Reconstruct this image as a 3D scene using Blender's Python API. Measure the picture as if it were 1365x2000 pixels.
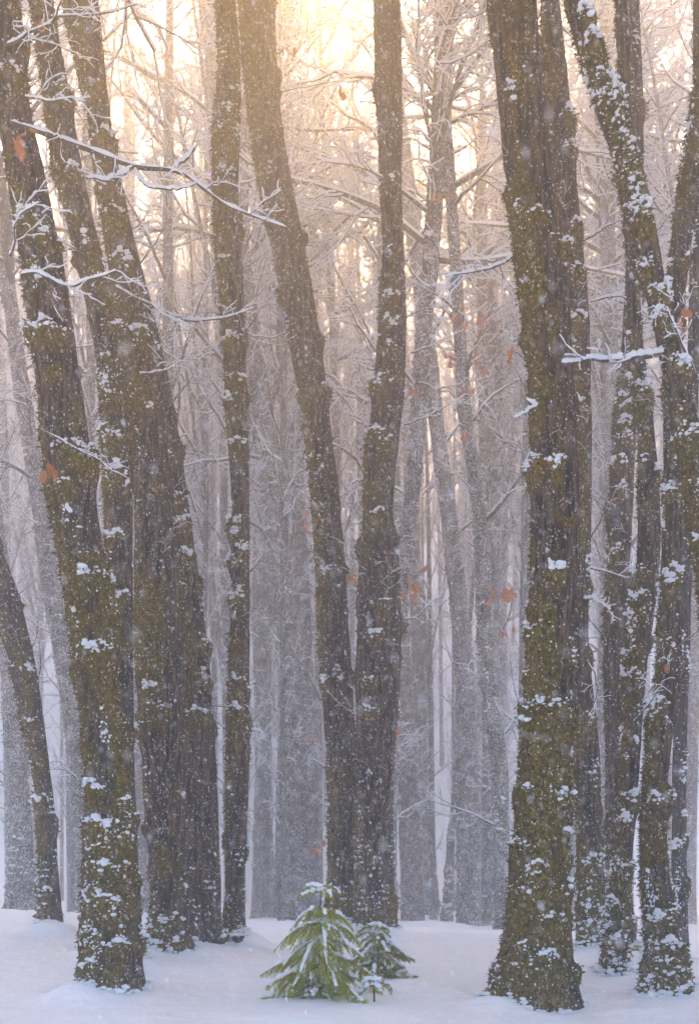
import bpy, math
import numpy as np
from mathutils import Vector

for _o in list(bpy.data.objects):
    bpy.data.objects.remove(_o)
SC = bpy.context.scene
COL = SC.collection
RNG = np.random.default_rng(11)

# ------------------------------------------------------------------ camera
F, CX, HY, EYE = 2200.0, 682.5, 1648.0, 1.52     # focal length in photo pixels, centre, horizon row, eye height
cam_d = bpy.data.cameras.new('camera')
cam = bpy.data.objects.new('camera', cam_d)
COL.objects.link(cam)
cam.location = (0, 0, EYE)
cam.rotation_euler = (math.pi / 2, 0, 0)
cam_d.sensor_fit = 'HORIZONTAL'
cam_d.sensor_width = 36
cam_d.lens = 36 * F / 1365
cam_d.shift_y = (HY - 1000) / 1365
cam_d.clip_start = 0.05
cam_d.clip_end = 1200
cam_d.dof.use_dof = True
cam_d.dof.focus_distance = 13.0
cam_d.dof.aperture_fstop = 2.8
SC.camera = cam

# ------------------------------------------------------------------ light
SUN_EL, SUN_AZ = math.radians(39), math.radians(2)   # low sun behind the trees, a touch left
world = bpy.data.worlds.new('World')
SC.world = world
world.use_nodes = True
wn = world.node_tree
bg = wn.nodes['Background']
sky = wn.nodes.new('ShaderNodeTexSky')
sky.sky_type = 'NISHITA'
sky.sun_disc = False
sky.sun_elevation = SUN_EL
sky.sun_rotation = SUN_AZ
sky.air_density = 1.3
sky.dust_density = 1.0
sky.ozone_density = 5.0
wn.links.new(sky.outputs[0], bg.inputs[0])
bg.inputs[1].default_value = 0.15
sun_d = bpy.data.lights.new('sun', 'SUN')
sun_d.energy = 5.0
sun_d.angle = math.radians(20)
sun_d.color = (1.0, 0.56, 0.16)
sun = bpy.data.objects.new('sun', sun_d)
COL.objects.link(sun)
_d = Vector((math.sin(SUN_AZ) * math.cos(SUN_EL), math.cos(SUN_AZ) * math.cos(SUN_EL), math.sin(SUN_EL)))
sun.rotation_euler = (-_d).to_track_quat('-Z', 'Y').to_euler()
sun.location = _d * 100

SC.view_settings.view_transform = 'Standard'
SC.view_settings.look = 'None'
SC.view_settings.gamma = 1
SC.view_settings.use_curve_mapping = False
SC.view_settings.exposure = 2.05
SC.render.engine = 'CYCLES'
cy = SC.cycles
cy.use_denoising = True
cy.denoiser = 'OPENIMAGEDENOISE'
cy.denoising_input_passes = 'RGB_ALBEDO_NORMAL'
cy.denoising_prefilter = 'ACCURATE'
cy.max_bounces = 8
cy.diffuse_bounces = 3
cy.glossy_bounces = 1
cy.transmission_bounces = 3
cy.volume_bounces = 4
cy.transparent_max_bounces = 4
cy.sample_clamp_indirect = 4
cy.caustics_reflective = False
cy.caustics_refractive = False
HAZE_DENSITY = 0.0125

# ------------------------------------------------------------------ helpers
def px(x, y, d):
    """a photo pixel at distance d as a point of the place"""
    return np.array([(x - CX) * d / F, d, EYE + (HY - y) * d / F])

def link(o, parent=None):
    COL.objects.link(o)
    if parent is not None:
        o.parent = parent
    return o

def thing(name, label, cat, loc=(0, 0, 0), group=None):
    o = bpy.data.objects.new(name, None)
    o.empty_display_size = 0.2
    o.location = loc
    COL.objects.link(o)
    o['label'] = label
    o['category'] = cat
    if group:
        o['group'] = group
    return o

def mesh(name, V, faces, mat, smooth=True, attrs=None):
    """faces: list of index arrays, each (n, k)"""
    me = bpy.data.meshes.new(name)
    V = np.asarray(V, dtype=np.float32).reshape(-1, 3)
    me.vertices.add(len(V))
    me.vertices.foreach_set('co', V.ravel())
    loops, starts, tot, pos = [], [], [], 0
    for f in faces:
        f = np.asarray(f, dtype=np.int32)
        if f.size == 0:
            continue
        n, k = f.shape
        loops.append(f.ravel())
        starts.append(pos + np.arange(n, dtype=np.int32) * k)
        tot.append(np.full(n, k, dtype=np.int32))
        pos += n * k
    loops = np.concatenate(loops)
    me.loops.add(len(loops))
    me.loops.foreach_set('vertex_index', loops)
    st = np.concatenate(starts)
    me.polygons.add(len(st))
    me.polygons.foreach_set('loop_start', st)
    me.polygons.foreach_set('loop_total', np.concatenate(tot))
    me.polygons.foreach_set('use_smooth', np.full(len(st), smooth, dtype=bool))
    for k, a in (attrs or {}).items():
        at = me.attributes.new(k, 'FLOAT', 'POINT')
        at.data.foreach_set('value', np.asarray(a, dtype=np.float32).ravel())
    me.update()
    me.validate()
    me.materials.append(mat)
    return me

def obj(name, me, parent=None, kind=None, label=None):
    o = bpy.data.objects.new(name, me)
    link(o, parent)
    if kind:
        o['kind'] = kind
    if label:
        o['label'] = label
    return o

def _hash(ix, iy, iz):
    h = (ix.astype(np.uint32) * np.uint32(374761393) + iy.astype(np.uint32) * np.uint32(668265263)
         + iz.astype(np.uint32) * np.uint32(2147483647 - 56789))
    h = (h ^ (h >> np.uint32(13))) * np.uint32(1274126177)
    h = h ^ (h >> np.uint32(16))
    return (h & np.uint32(0xffff)).astype(np.float64) / 32767.5 - 1.0

def noise(p):
    p = np.asarray(p, dtype=np.float64)
    i = np.floor(p).astype(np.int64)
    f = p - i
    u = f * f * (3 - 2 * f)
    r = 0
    for dx in (0, 1):
        for dy in (0, 1):
            for dz in (0, 1):
                w = (u[..., 0] if dx else 1 - u[..., 0]) * (u[..., 1] if dy else 1 - u[..., 1]) * (u[..., 2] if dz else 1 - u[..., 2])
                r = r + w * _hash(i[..., 0] + dx, i[..., 1] + dy, i[..., 2] + dz)
    return r

def fbm(p, o=3):
    a, r, t = 1.0, 0, 0
    p = np.asarray(p, dtype=np.float64)
    for _ in range(o):
        r = r + a * noise(p)
        t += a
        a *= 0.5
        p = p * 2.03 + 17.3
    return r / t

def sm(e0, e1, x):
    t = np.clip((x - e0) / (e1 - e0), 0, 1)
    return t * t * (3 - 2 * t)

def norm(v):
    return v / np.maximum(np.linalg.norm(v, axis=-1, keepdims=True), 1e-9)

def tubes(P, R, S, base=0):
    """P (N,K,3) polylines, R (N,K) radii -> verts, quads"""
    N, K, _ = P.shape
    T = np.empty_like(P)
    T[:, 1:-1] = P[:, 2:] - P[:, :-2]
    T[:, 0] = P[:, 1] - P[:, 0]
    T[:, -1] = P[:, -1] - P[:, -2]
    T = norm(T)
    ref = np.where(np.abs(T[:, :1, 2:3]) > 0.85, np.array([1.0, 0, 0]), np.array([0, 0, 1.0]))
    A = norm(np.cross(T, np.broadcast_to(ref, T.shape)))
    B = np.cross(A, T)
    th = np.arange(S) * 2 * math.pi / S + math.pi / 2
    V = (P[:, :, None] + R[:, :, None, None] * (A[:, :, None] * np.cos(th)[None, None, :, None] + B[:, :, None] * np.sin(th)[None, None, :, None]))
    idx = np.arange(N * K * S).reshape(N, K, S) + base
    a = idx[:, :-1]
    b = idx[:, 1:]
    Q = np.stack([a, np.roll(a, -1, 2), np.roll(b, -1, 2), b], -1).reshape(-1, 4)
    return V.reshape(-1, 3), Q

class Geo:
    def __init__(s):
        s.V, s.Q, s.T, s.n = [], [], [], 0
    def tube(s, P, R, S):
        V, Q = tubes(np.asarray(P, float), np.asarray(R, float), S, s.n)
        s.V.append(V); s.Q.append(Q); s.n += len(V)
    def tris(s, V, T):
        s.V.append(V); s.T.append(np.asarray(T) + s.n); s.n += len(V)
    def mesh(s, name, mat, smooth=True):
        f = []
        if s.Q: f.append(np.concatenate(s.Q))
        if s.T: f.append(np.concatenate(s.T))
        return mesh(name, np.concatenate(s.V), f, mat, smooth)
    def empty(s):
        return s.n == 0

def ico(sub):
    t = (1 + 5 ** 0.5) / 2
    v = [(-1, t, 0), (1, t, 0), (-1, -t, 0), (1, -t, 0), (0, -1, t), (0, 1, t), (0, -1, -t), (0, 1, -t), (t, 0, -1), (t, 0, 1), (-t, 0, -1), (-t, 0, 1)]
    v = [np.array(a, float) / np.linalg.norm(a) for a in v]
    f = [(0, 11, 5), (0, 5, 1), (0, 1, 7), (0, 7, 10), (0, 10, 11), (1, 5, 9), (5, 11, 4), (11, 10, 2), (10, 7, 6), (7, 1, 8),
         (3, 9, 4), (3, 4, 2), (3, 2, 6), (3, 6, 8), (3, 8, 9), (4, 9, 5), (2, 4, 11), (6, 2, 10), (8, 6, 7), (9, 8, 1)]
    for _ in range(sub):
        c, nf = {}, []
        def mid(a, b):
            k = (min(a, b), max(a, b))
            if k not in c:
                m = v[a] + v[b]
                v.append(m / np.linalg.norm(m))
                c[k] = len(v) - 1
            return c[k]
        for a, b, d in f:
            x, y, z = mid(a, b), mid(b, d), mid(d, a)
            nf += [(a, x, z), (b, y, x), (d, z, y), (x, y, z)]
        f = nf
    return np.array(v), np.array(f)
ICO = [ico(0), ico(1), ico(2)]
OCT = (np.array([(1, 0, 0), (-1, 0, 0), (0, 1, 0), (0, -1, 0), (0, 0, 1), (0, 0, -1)], float),
       np.array([(0, 2, 4), (2, 1, 4), (1, 3, 4), (3, 0, 4), (2, 0, 5), (1, 2, 5), (3, 1, 5), (0, 3, 5)]))
TET = (np.array([(1, 1, 1), (-1, -1, 1), (-1, 1, -1), (1, -1, -1)], float) / 1.3, np.array([(0, 1, 2), (0, 3, 1), (0, 2, 3), (1, 3, 2)]))

def rotz(n, rng):
    a = rng.uniform(0, 2 * math.pi, n)
    M = np.zeros((n, 3, 3))
    M[:, 0, 0] = np.cos(a); M[:, 0, 1] = -np.sin(a); M[:, 1, 0] = np.sin(a); M[:, 1, 1] = np.cos(a); M[:, 2, 2] = 1
    return M

def rot3(n, rng):
    q = norm(rng.normal(size=(n, 4)))
    w, x, y, z = q.T
    return np.stack([np.stack([1 - 2 * (y * y + z * z), 2 * (x * y - z * w), 2 * (x * z + y * w)], -1),
                     np.stack([2 * (x * y + z * w), 1 - 2 * (x * x + z * z), 2 * (y * z - x * w)], -1),
                     np.stack([2 * (x * z - y * w), 2 * (y * z + x * w), 1 - 2 * (x * x + y * y)], -1)], 1)

def blobs(g, C, Sc, base, rng, rough=0.0, free=False):
    """lumps at C with half sizes Sc"""
    C = np.asarray(C, float); Sc = np.asarray(Sc, float)
    n = len(C)
    if n == 0: return
    bv, bf = base
    M = rot3(n, rng) if free else rotz(n, rng)
    V = np.einsum('nij,nvj->nvi', M, bv[None] * Sc[:, None])
    if rough:
        V = V * (1 + rough * noise(V * (1.7 / Sc.mean()) + C[:, None] * 31.7))[..., None]
    V = V + C[:, None]
    T = bf[None] + (np.arange(n) * len(bv))[:, None, None]
    g.tris(V.reshape(-1, 3), T.reshape(-1, 3))

# ------------------------------------------------------------------ materials
def mat(name):
    m = bpy.data.materials.new(name)
    m.use_nodes = True
    return m, m.node_tree, m.node_tree.nodes['Principled BSDF']

def N(t, kind, **kw):
    n = t.nodes.new(kind)
    for k, v in kw.items():
        setattr(n, k, v)
    return n

def ramp(t, src, stops):
    r = N(t, 'ShaderNodeValToRGB')
    e = r.color_ramp.elements
    while len(e) < len(stops): e.new(0.5)
    for i, (p, c) in enumerate(stops):
        e[i].position = p
        e[i].color = (*c, 1) if len(c) == 3 else c
    t.links.new(src, r.inputs[0])
    return r.outputs[0]

def mixc(t, fac, a, b):
    m = N(t, 'ShaderNodeMix', data_type='RGBA')
    for i, v in ((0, fac), (6, a), (7, b)):
        if isinstance(v, (int, float)): m.inputs[i].default_value = v
        elif isinstance(v, tuple): m.inputs[i].default_value = (*v, 1)
        else: t.links.new(v, m.inputs[i])
    return m.outputs[2]

def math_(t, op, a, b=0.0, c=None):
    m = N(t, 'ShaderNodeMath', operation=op, use_clamp=False)
    for i, v in enumerate((a, b) if c is None else (a, b, c)):
        if isinstance(v, (int, float)): m.inputs[i].default_value = v
        else: t.links.new(v, m.inputs[i])
    return m.outputs[0]

def tnoise(t, co, scale, detail=4, rough=0.6, stretch=None):
    if stretch:
        mp = N(t, 'ShaderNodeMapping')
        mp.inputs['Scale'].default_value = stretch
        t.links.new(co, mp.inputs[0])
        co = mp.outputs[0]
    n = N(t, 'ShaderNodeTexNoise')
    n.inputs['Scale'].default_value = scale
    n.inputs['Detail'].default_value = detail
    n.inputs['Roughness'].default_value = rough
    t.links.new(co, n.inputs['Vector'])
    return n.outputs['Fac']

def bark_material(name, c0, c1, moss0, moss1, speck=0.55, use_attr=True, grey=0.5):
    m, t, b = mat(name)
    co = N(t, 'ShaderNodeTexCoord').outputs['Object']
    fur = tnoise(t, co, 8, 4, 0.65, (3.0, 3.0, 0.40))
    base = ramp(t, fur, [(0.40, tuple(c * 0.15 for c in c0)), (0.47, c0), (0.60, c1)])  # cracks painted near black, ridges paler, as relief shading under flat light
    big = tnoise(t, co, 1.3, 4, 0.6)
    lich = tnoise(t, co, 16, 3, 0.55)
    lf = math_(t, 'MULTIPLY', ramp(t, lich, [(0.60, (0, 0, 0)), (0.68, (1, 1, 1))]), ramp(t, big, [(0.45, (0, 0, 0)), (0.6, (grey, grey, grey))]))
    base = mixc(t, lf, base, (0.30, 0.29, 0.25))
    mn = tnoise(t, co, 26, 4, 0.75)
    mossc = ramp(t, mn, [(0.38, moss0), (0.62, moss1)])
    if use_attr:
        at = N(t, 'ShaderNodeAttribute', attribute_name='moss').outputs['Fac']
    else:
        at = ramp(t, big, [(0.45, (0, 0, 0)), (0.62, (0.8, 0.8, 0.8))])
    base = mixc(t, at, base, mossc)
    # snow that has stuck to the bark: small flecks, thicker in wind-blown patches
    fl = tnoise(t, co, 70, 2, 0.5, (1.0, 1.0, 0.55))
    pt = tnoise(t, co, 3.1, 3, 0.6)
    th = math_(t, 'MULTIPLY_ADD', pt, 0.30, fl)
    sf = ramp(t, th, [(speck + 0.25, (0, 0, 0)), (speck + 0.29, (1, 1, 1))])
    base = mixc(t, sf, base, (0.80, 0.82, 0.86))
    t.links.new(base, b.inputs['Base Color'])
    b.inputs['Roughness'].default_value = 0.92
    b.inputs['Specular IOR Level'].default_value = 0.15
    bu = N(t, 'ShaderNodeBump')
    bu.inputs['Strength'].default_value = 0.9
    bu.inputs['Distance'].default_value = 0.03
    h = math_(t, 'ADD', fur, math_(t, 'MULTIPLY', mn, 0.5))
    h = math_(t, 'MULTIPLY_ADD', sf, 0.6, h)
    t.links.new(h, bu.inputs['Height'])
    t.links.new(bu.outputs[0], b.inputs['Normal'])
    return m

def soft_material(name, stops, trans=0.3, rough=0.8, island=True, scale=30.0):
    """diffuse plus light coming through; colour varies per piece"""
    m, t, b = mat(name)
    if island:
        src = N(t, 'ShaderNodeNewGeometry').outputs['Random Per Island']
    else:
        src = tnoise(t, N(t, 'ShaderNodeTexCoord').outputs['Object'], scale)
    c = ramp(t, src, stops)
    t.links.new(c, b.inputs['Base Color'])
    b.inputs['Roughness'].default_value = rough
    b.inputs['Specular IOR Level'].default_value = 0.2
    if trans:
        tr = N(t, 'ShaderNodeBsdfTranslucent')
        t.links.new(c, tr.inputs[0])
        mx = N(t, 'ShaderNodeMixShader')
        mx.inputs[0].default_value = trans
        t.links.new(b.outputs[0], mx.inputs[1])
        t.links.new(tr.outputs[0], mx.inputs[2])
        t.links.new(mx.outputs[0], t.nodes['Material Output'].inputs[0])
    return m

M_BARK = bark_material('mossy_bark', (0.022, 0.015, 0.010), (0.125, 0.084, 0.054), (0.020, 0.014, 0.002), (0.210, 0.143, 0.011), speck=0.585)
M_BARK_SMOOTH = bark_material('smooth_grey_bark', (0.055, 0.046, 0.042), (0.10, 0.085, 0.075), (0.05, 0.04, 0.01), (0.12, 0.10, 0.03), speck=0.66)
M_BARK_FAR = bark_material('distant_bark', (0.045, 0.036, 0.03), (0.09, 0.072, 0.058), (0.035, 0.028, 0.008), (0.10, 0.075, 0.02), speck=0.44, use_attr=False)  # stuck snow, made heavier so far trunks pale as if in haze
M_MOSS = soft_material('moss', [(0.0, (0.026, 0.021, 0.004)), (0.5, (0.095, 0.068, 0.008)), (1.0, (0.23, 0.165, 0.02))], 0.25)
M_TWIG = soft_material('twig_bark', [(0.0, (0.04, 0.03, 0.024)), (1.0, (0.10, 0.08, 0.06))], 0.0, 0.9, False)
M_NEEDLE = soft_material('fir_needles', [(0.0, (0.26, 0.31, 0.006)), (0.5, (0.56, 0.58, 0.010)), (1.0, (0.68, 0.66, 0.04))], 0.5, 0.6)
M_NEEDLE_DARK = soft_material('darker_fir_needles', [(0.0, (0.20, 0.23, 0.012)), (0.5, (0.44, 0.45, 0.03)), (1.0, (0.58, 0.56, 0.08))], 0.45, 0.6)  # duller, darker needle colour for two of the firs
M_LEAF = soft_material('dead_leaf', [(0.0, (0.40, 0.13, 0.05)), (1.0, (0.62, 0.27, 0.12))], 0.65, 0.7)
M_FLAKE = soft_material('snowflake', [(0.0, (0.84, 0.86, 0.90)), (1.0, (0.92, 0.93, 0.95))], 0.45, 0.9)

def snow_material(name, fine=True):
    m, t, b = mat(name)
    co = N(t, 'ShaderNodeTexCoord').outputs['Object']
    n1 = tnoise(t, co, 60 if fine else 9, 4, 0.7)
    t.links.new(ramp(t, n1, [(0.3, (0.80, 0.83, 0.89)), (0.7, (0.90, 0.91, 0.94))]), b.inputs['Base Color'])
    b.inputs['Roughness'].default_value = 0.75
    b.inputs['Specular IOR Level'].default_value = 0.25
    bu = N(t, 'ShaderNodeBump')
    bu.inputs['Strength'].default_value = 0.55
    bu.inputs['Distance'].default_value = 0.02
    if fine:
        h = n1
    else:
        h = math_(t, 'ADD', tnoise(t, co, 30, 4, 0.75), math_(t, 'MULTIPLY', tnoise(t, co, 4, 5, 0.6, (0.6, 1.8, 1)), 3.5))
    t.links.new(h, bu.inputs['Height'])
    t.links.new(bu.outputs[0], b.inputs['Normal'])
    return m
M_SNOW = snow_material('clinging_snow')
M_GROUND = snow_material('ground_snow', False)

# ------------------------------------------------------------------ trees of the photograph: outline rows (y, left, right), distance, row of the foot
TREES = [
 dict(id='T1', feet=[(-0.3, 0.4, 0.05, 0.2), (-2.6, 0.4, 0.05, 0.3)], d=11.5, yb=1940, moss=0.60, rows=[(0,-40,42),(200,-14,58),(400,18,103),(500,36,124),(640,57,147),(800,78,170),(1000,98,196),(1150,126,217),(1300,143,226),(1500,163,250),(1600,167,266),(1750,161,271),(1850,158,273),(1940,150,282)],
      caps=[(207,1752,55),(200,1608,45),(190,1540,24),(185,1272,30),(208,1268,18),(105,662,48),(70,655,20),(175,1125,14),(95,480,16),(170,888,40),(215,1690,18),(205,1660,30),(250,1130,16),(30,150,22),(60,440,26),(185,1820,30),(235,1840,26),(190,1880,24),(250,1570,14)],
      label='thick dark mossy trunk at the front left, its foot in the open snow'),
 dict(id='T2', d=13.6, yb=1850, moss=0.62, rows=[(0,54,104),(300,95,158),(400,115,178),(500,142,205),(600,164,228),(700,184,250),(800,196,258),(1000,203,262),(1200,205,262),(1500,214,266),(1780,225,278),(1850,222,282)],
      caps=[(215,745,30),(220,860,30),(205,840,18),(225,925,25),(212,710,18),(235,1165,26),(225,1190,18),(230,640,20),(130,170,20),(150,340,20),(225,1050,20)],
      label='slimmer mossy trunk hard behind the front left one, showing along its right edge'),
 dict(id='T3', feet=[(-1.2, 0.5, 0.08, 0.35), (-2.4, 0.5, 0.08, 0.3)], d=14.6, yb=1868, moss=0.5, rows=[(0,146,197),(200,165,214),(350,180,236),(500,208,262),(600,226,284),(700,236,302),(800,246,322),(1000,258,346),(1300,262,362),(1500,276,366),(1700,288,366),(1780,292,370),(1830,285,378),(1868,280,384)],
      caps=[(205,370,30),(190,170,22),(215,265,26),(230,420,28),(245,510,26),(280,655,24),(300,1345,16),(320,1385,20),(300,1815,22),(355,1830,24),(320,1800,26),(310,1840,24),(345,1795,20),(270,1420,14)],
      label='broad left trunk whose flared mossy foot is plastered with clumped snow'),
 dict(id='T3b', d=15.6, yb=1850, moss=0.35, rows=[(0,120,165),(450,215,262),(600,250,302),(800,285,345),(1000,318,374),(1200,345,402),(1300,352,412),(1500,360,428),(1700,358,432),(1800,352,436),(1850,346,446)],
      caps=[(350,975,20),(360,1020,24),(372,1085,18),(395,1392,34),(395,1310,20),(330,900,20),(408,1260,14),(438,1825,10)],
      label='dark left trunk with a green mossy edge at its foot, beside a short broken stump'),
 dict(id='T4', d=16.0, yb=1840, moss=0.5, rows=[(0,418,462),(130,428,474),(250,413,472),(400,415,469),(500,420,477),(600,430,482),(800,441,485),(1000,449,492),(1300,446,490),(1500,440,490),(1750,436,480),(1840,430,482)],
      caps=[(452,225,26),(458,190,18),(440,265,22),(463,745,26),(445,780,14),(465,870,24),(450,1095,18),(475,1075,14),(460,1165,18),(465,1385,30),(462,1330,22),(445,350,20),(440,520,18),(455,670,20),(440,1020,14)],
      label='slim straight upright trunk ringed with small snow caps, left of centre'),
 dict(id='T5', d=17.4, yb=1815, moss=0.55, rows=[(0,464,536),(250,485,554),(400,508,582),(500,531,603),(650,556,628),(800,585,646),(1000,610,669),(1150,618,682),(1300,622,688),(1500,636,704),(1700,640,712),(1815,636,722)],
      caps=[(615,905,26),(640,760,16),(635,1330,14),(640,1120,22)],
      label='tall left-leaning trunk with ridged bark that crosses the upper middle of the view'),
 dict(id='T6', d=17.0, yb=1815, moss=0.45, rows=[(0,725,785),(250,732,790),(400,739,788),(500,744,793),(600,740,796),(750,726,796),(900,712,778),(1000,706,770),(1150,698,786),(1300,692,785),(1500,690,772),(1700,690,768),(1815,688,770)],
      caps=[(765,690,28),(760,590,18),(730,750,20),(728,850,26),(760,870,18),(735,1010,22),(730,1245,20),(745,1185,20),(720,1390,20),(760,640,16),(716,1330,16)],
      label='upright central trunk rising straight behind the two firs, snow on its left side'),
 dict(id='T6b', d=25.0, yb=1805, moss=0.4, rows=[(0,865,892),(200,852,882),(400,836,868),(600,815,848),(800,800,838),(1000,784,818),(1150,768,800),(1400,745,780),(1805,735,775)],
      caps=[(835,465,18),(850,270,16),(862,85,18),(830,660,18),(808,990,18),(845,500,14)],
      label='pale snow-speckled trunk leaning right out from behind the upright central one'),
 dict(id='T8', feet=[(-2.75, 0.4, 0.14, 0.16), (-0.4, 0.35, 0.05, 0.3)], d=11.3, yb=1945, moss=0.62, rows=[(0,952,1054),(250,975,1076),(400,991,1091),(500,1000,1106),(700,1026,1121),(850,1030,1126),(1000,1035,1134),(1250,1032,1136),(1400,1019,1122),(1500,1016,1119),(1650,1001,1116),(1800,988,1116),(1900,976,1116),(1945,960,1118)],
      caps=[(1060,1385,52),(1020,1375,20),(1080,1120,20),(1070,1555,14),(1098,1558,18),(1095,1630,12),(1008,1650,14),(1015,1230,18),(1040,1690,20),(1065,1790,34),(1050,1860,24),(1020,1840,20),(1028,1545,14),(1075,920,20),(1030,915,18),(1110,490,16)],
      label='thickest trunk of all, dark brown and mossy, standing front right of centre'),
 dict(id='T9', d=14.2, yb=1850, moss=0.6, rows=[(0,1050,1091),(250,1068,1120),(450,1088,1137),(600,1106,1155),(800,1116,1160),(1000,1115,1158),(1250,1108,1150),(1500,1118,1176),(1700,1126,1178),(1850,1124,1184)],
      caps=[(1125,535,20),(1128,625,18),(1112,300,18),(1110,240,18),(1120,450,18),(1140,1405,20),(1150,1680,20),(1150,1770,24),(1150,1800,24),(1155,1830,22)],
      label='mossy trunk half hidden along the right edge of the thickest one'),
 dict(id='T10', d=10.4, yb=1990, moss=0.45, rows=[(0,1106,1150),(100,1126,1178),(200,1155,1208),(300,1188,1244),(400,1214,1272),(500,1246,1296),(600,1266,1310),(700,1285,1340),(800,1306,1366),(900,1326,1388),(1100,1358,1424),(1500,1400,1470),(1990,1432,1520)],
      caps=[(1152,95,30),(1180,205,34),(1172,170,26),(1190,230,26),(1200,255,28),(1212,290,26),(1218,318,34),(1212,345,24),(1235,370,22),(1240,398,22),(1242,440,42),(1244,425,30),(1238,412,26),(1285,575,30),(1282,622,16),(1330,718,32),(1345,850,34),(1140,40,20),(1250,520,20),(1195,190,22)],
      label='strongly leaning trunk at upper right, thickly capped with lumpy snow'),
 dict(id='T11', d=12.6, yb=1918, moss=0.5, rows=[(-200,1195,1222),(0,1200,1230),(400,1215,1245),(700,1225,1262),(850,1248,1284),(1000,1244,1296),(1150,1236,1288),(1300,1218,1266),(1500,1208,1252),(1650,1200,1240),(1800,1180,1226),(1918,1170,1230)],
      caps=[(1235,1200,20),(1220,1320,16),(1240,1170,18),(1222,1275,12),(1240,1555,22),(1205,1690,18),(1195,1770,18),(1200,1830,22),(1195,1880,22),(1215,1600,14),(1240,1120,18),(1255,760,20)],
      label='gnarled snow-flecked trunk on the right with a narrow foot, left one of a close pair'),
 dict(id='T12', feet=[(-1.3, 0.5, 0.10, 0.22), (-0.3, 0.4, 0.07, 0.25)], d=11.6, yb=1948, moss=0.5, rows=[(0,1375,1420),(300,1335,1384),(500,1303,1350),(700,1290,1332),(850,1292,1334),(1000,1294,1338),(1150,1282,1328),(1300,1280,1336),(1500,1252,1306),(1650,1246,1302),(1750,1252,1312),(1830,1258,1326),(1900,1254,1340),(1948,1248,1350)],
      caps=[(1270,1375,34),(1245,1400,26),(1300,1130,22),(1315,1120,16),(1275,1790,28),(1290,1840,32),(1285,1870,34),(1300,1895,36),(1270,1910,24),(1310,1925,28),(1270,1560,16),(1300,960,22),(1322,1550,10)],
      label='gnarled trunk on the right with a swollen snow-packed foot, right one of a close pair'),
 dict(id='T13', d=13.6, yb=1888, moss=0.1, smooth=True, rows=[(700,1340,1372),(1000,1325,1360),(1300,1318,1352),(1500,1310,1346),(1700,1309,1346),(1888,1306,1350)], caps=[(1320,1650,12)],
      label='smooth bare grey trunk close behind the swollen foot at the far right'),
 dict(id='T14', d=15.0, yb=1808, moss=0.5, rows=[(700,-160,-110),(1080,-44,6),(1150,-25,36),(1300,15,72),(1500,58,98),(1600,69,111),(1700,72,116),(1808,72,126)],
      caps=[(58,1408,18),(60,1310,12),(72,1560,20),(90,1770,18),(95,1740,14)],
      label='dark leaning trunk by the left edge, its foot on the raised snow bank'),
 dict(id='T15', d=25.0, yb=1778, moss=0.3, rows=[(800,-60,-20),(1200,-10,32),(1500,14,60),(1650,16,66),(1778,10,74)], caps=[(38,1640,26),(34,1660,22),(50,1700,20),(40,1745,22)],
      label='hazy snow-splashed trunk partly hidden behind the leaning left edge trunk'),
 dict(id='T16', d=27.0, yb=1795, moss=0.35, rows=[(300,-60,-28),(500,-12,22),(600,5,38),(800,31,67),(1000,62,100),(1150,80,120),(1300,109,149),(1500,136,172),(1795,150,195)], caps=[(80,1030,14),(50,850,14),(120,1210,12)],
      label='hazy grey trunk leaning left, between the left edge trunk and front left one'),
 dict(id='T17', d=38.0, yb=1792, moss=0.2, rows=[(300,240,262),(900,250,275),(1500,262,292),(1792,262,300)], caps=[(280,1770,12)],
      label='faint grey trunk in the narrow gap right of the front left trunk'),
 dict(id='T7', d=31.0, yb=1798, moss=0.35, rows=[(0,385,418),(300,420,455),(500,452,490),(800,486,533),(1000,512,560),(1300,540,588),(1500,554,604),(1700,552,604),(1798,546,612)], caps=[(545,1225,18),(520,1040,14),(560,1310,14),(580,1380,12)],
      label='grey hazy trunk just left of the tall left-leaning one, leaning the same way'),
 dict(id='T7b', d=37.0, yb=1798, moss=0.3, rows=[(0,525,550),(300,532,560),(500,536,572),(800,545,590),(1100,562,604),(1400,582,618),(1798,588,630)], caps=[(565,880,14),(572,985,14)],
      label='paler trunk tucked behind the tall left-leaning one, almost vertical'),
 dict(id='T18', d=43.0, yb=1798, moss=0.1, rows=[(700,512,532),(1200,500,528),(1500,496,532),(1798,490,540)], caps=[], label='very faint wide trunk standing in the bright gap left of the large fir'),
 dict(id='T20', d=30.0, yb=1826, moss=0.3, rows=[(300,770,806),(700,822,856),(850,837,871),(1000,857,894),(1250,886,925),(1500,888,936),(1700,890,938),(1826,890,944)], caps=[(915,1815,12)],
      label='hazy plain trunk with a clear foot midway between central trunk and thickest trunk'),
 dict(id='T21', d=34.0, yb=1815, moss=0.3, rows=[(500,930,955),(1000,935,960),(1500,940,964),(1815,938,966)], caps=[(950,1250,12),(952,1450,12)], label='thin hazy trunk just right of the plain one with the clear foot'),
 dict(id='T22', d=25.0, yb=1832, moss=0.4, rows=[(0,842,868),(400,868,894),(600,880,908),(800,891,922),(1000,922,952),(1150,928,960),(1300,934,970),(1500,957,994),(1700,964,998),(1832,960,1002)],
      caps=[(935,1050,16),(945,1275,18),(950,1320,18),(955,1375,16),(958,1430,16),(975,1625,14),(985,1750,18),(975,1560,12),(940,1185,12),(905,855,12)],
      label='snow-capped slender trunk just left of the thickest one, capped all the way up'),
 dict(id='T23', d=37.0, yb=1810, moss=0.2, rows=[(800,740,775),(1200,758,798),(1500,775,818),(1810,782,830)], caps=[(780,1560,10)], label='hazy trunk standing just right of the central trunk behind the small fir'),
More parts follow.
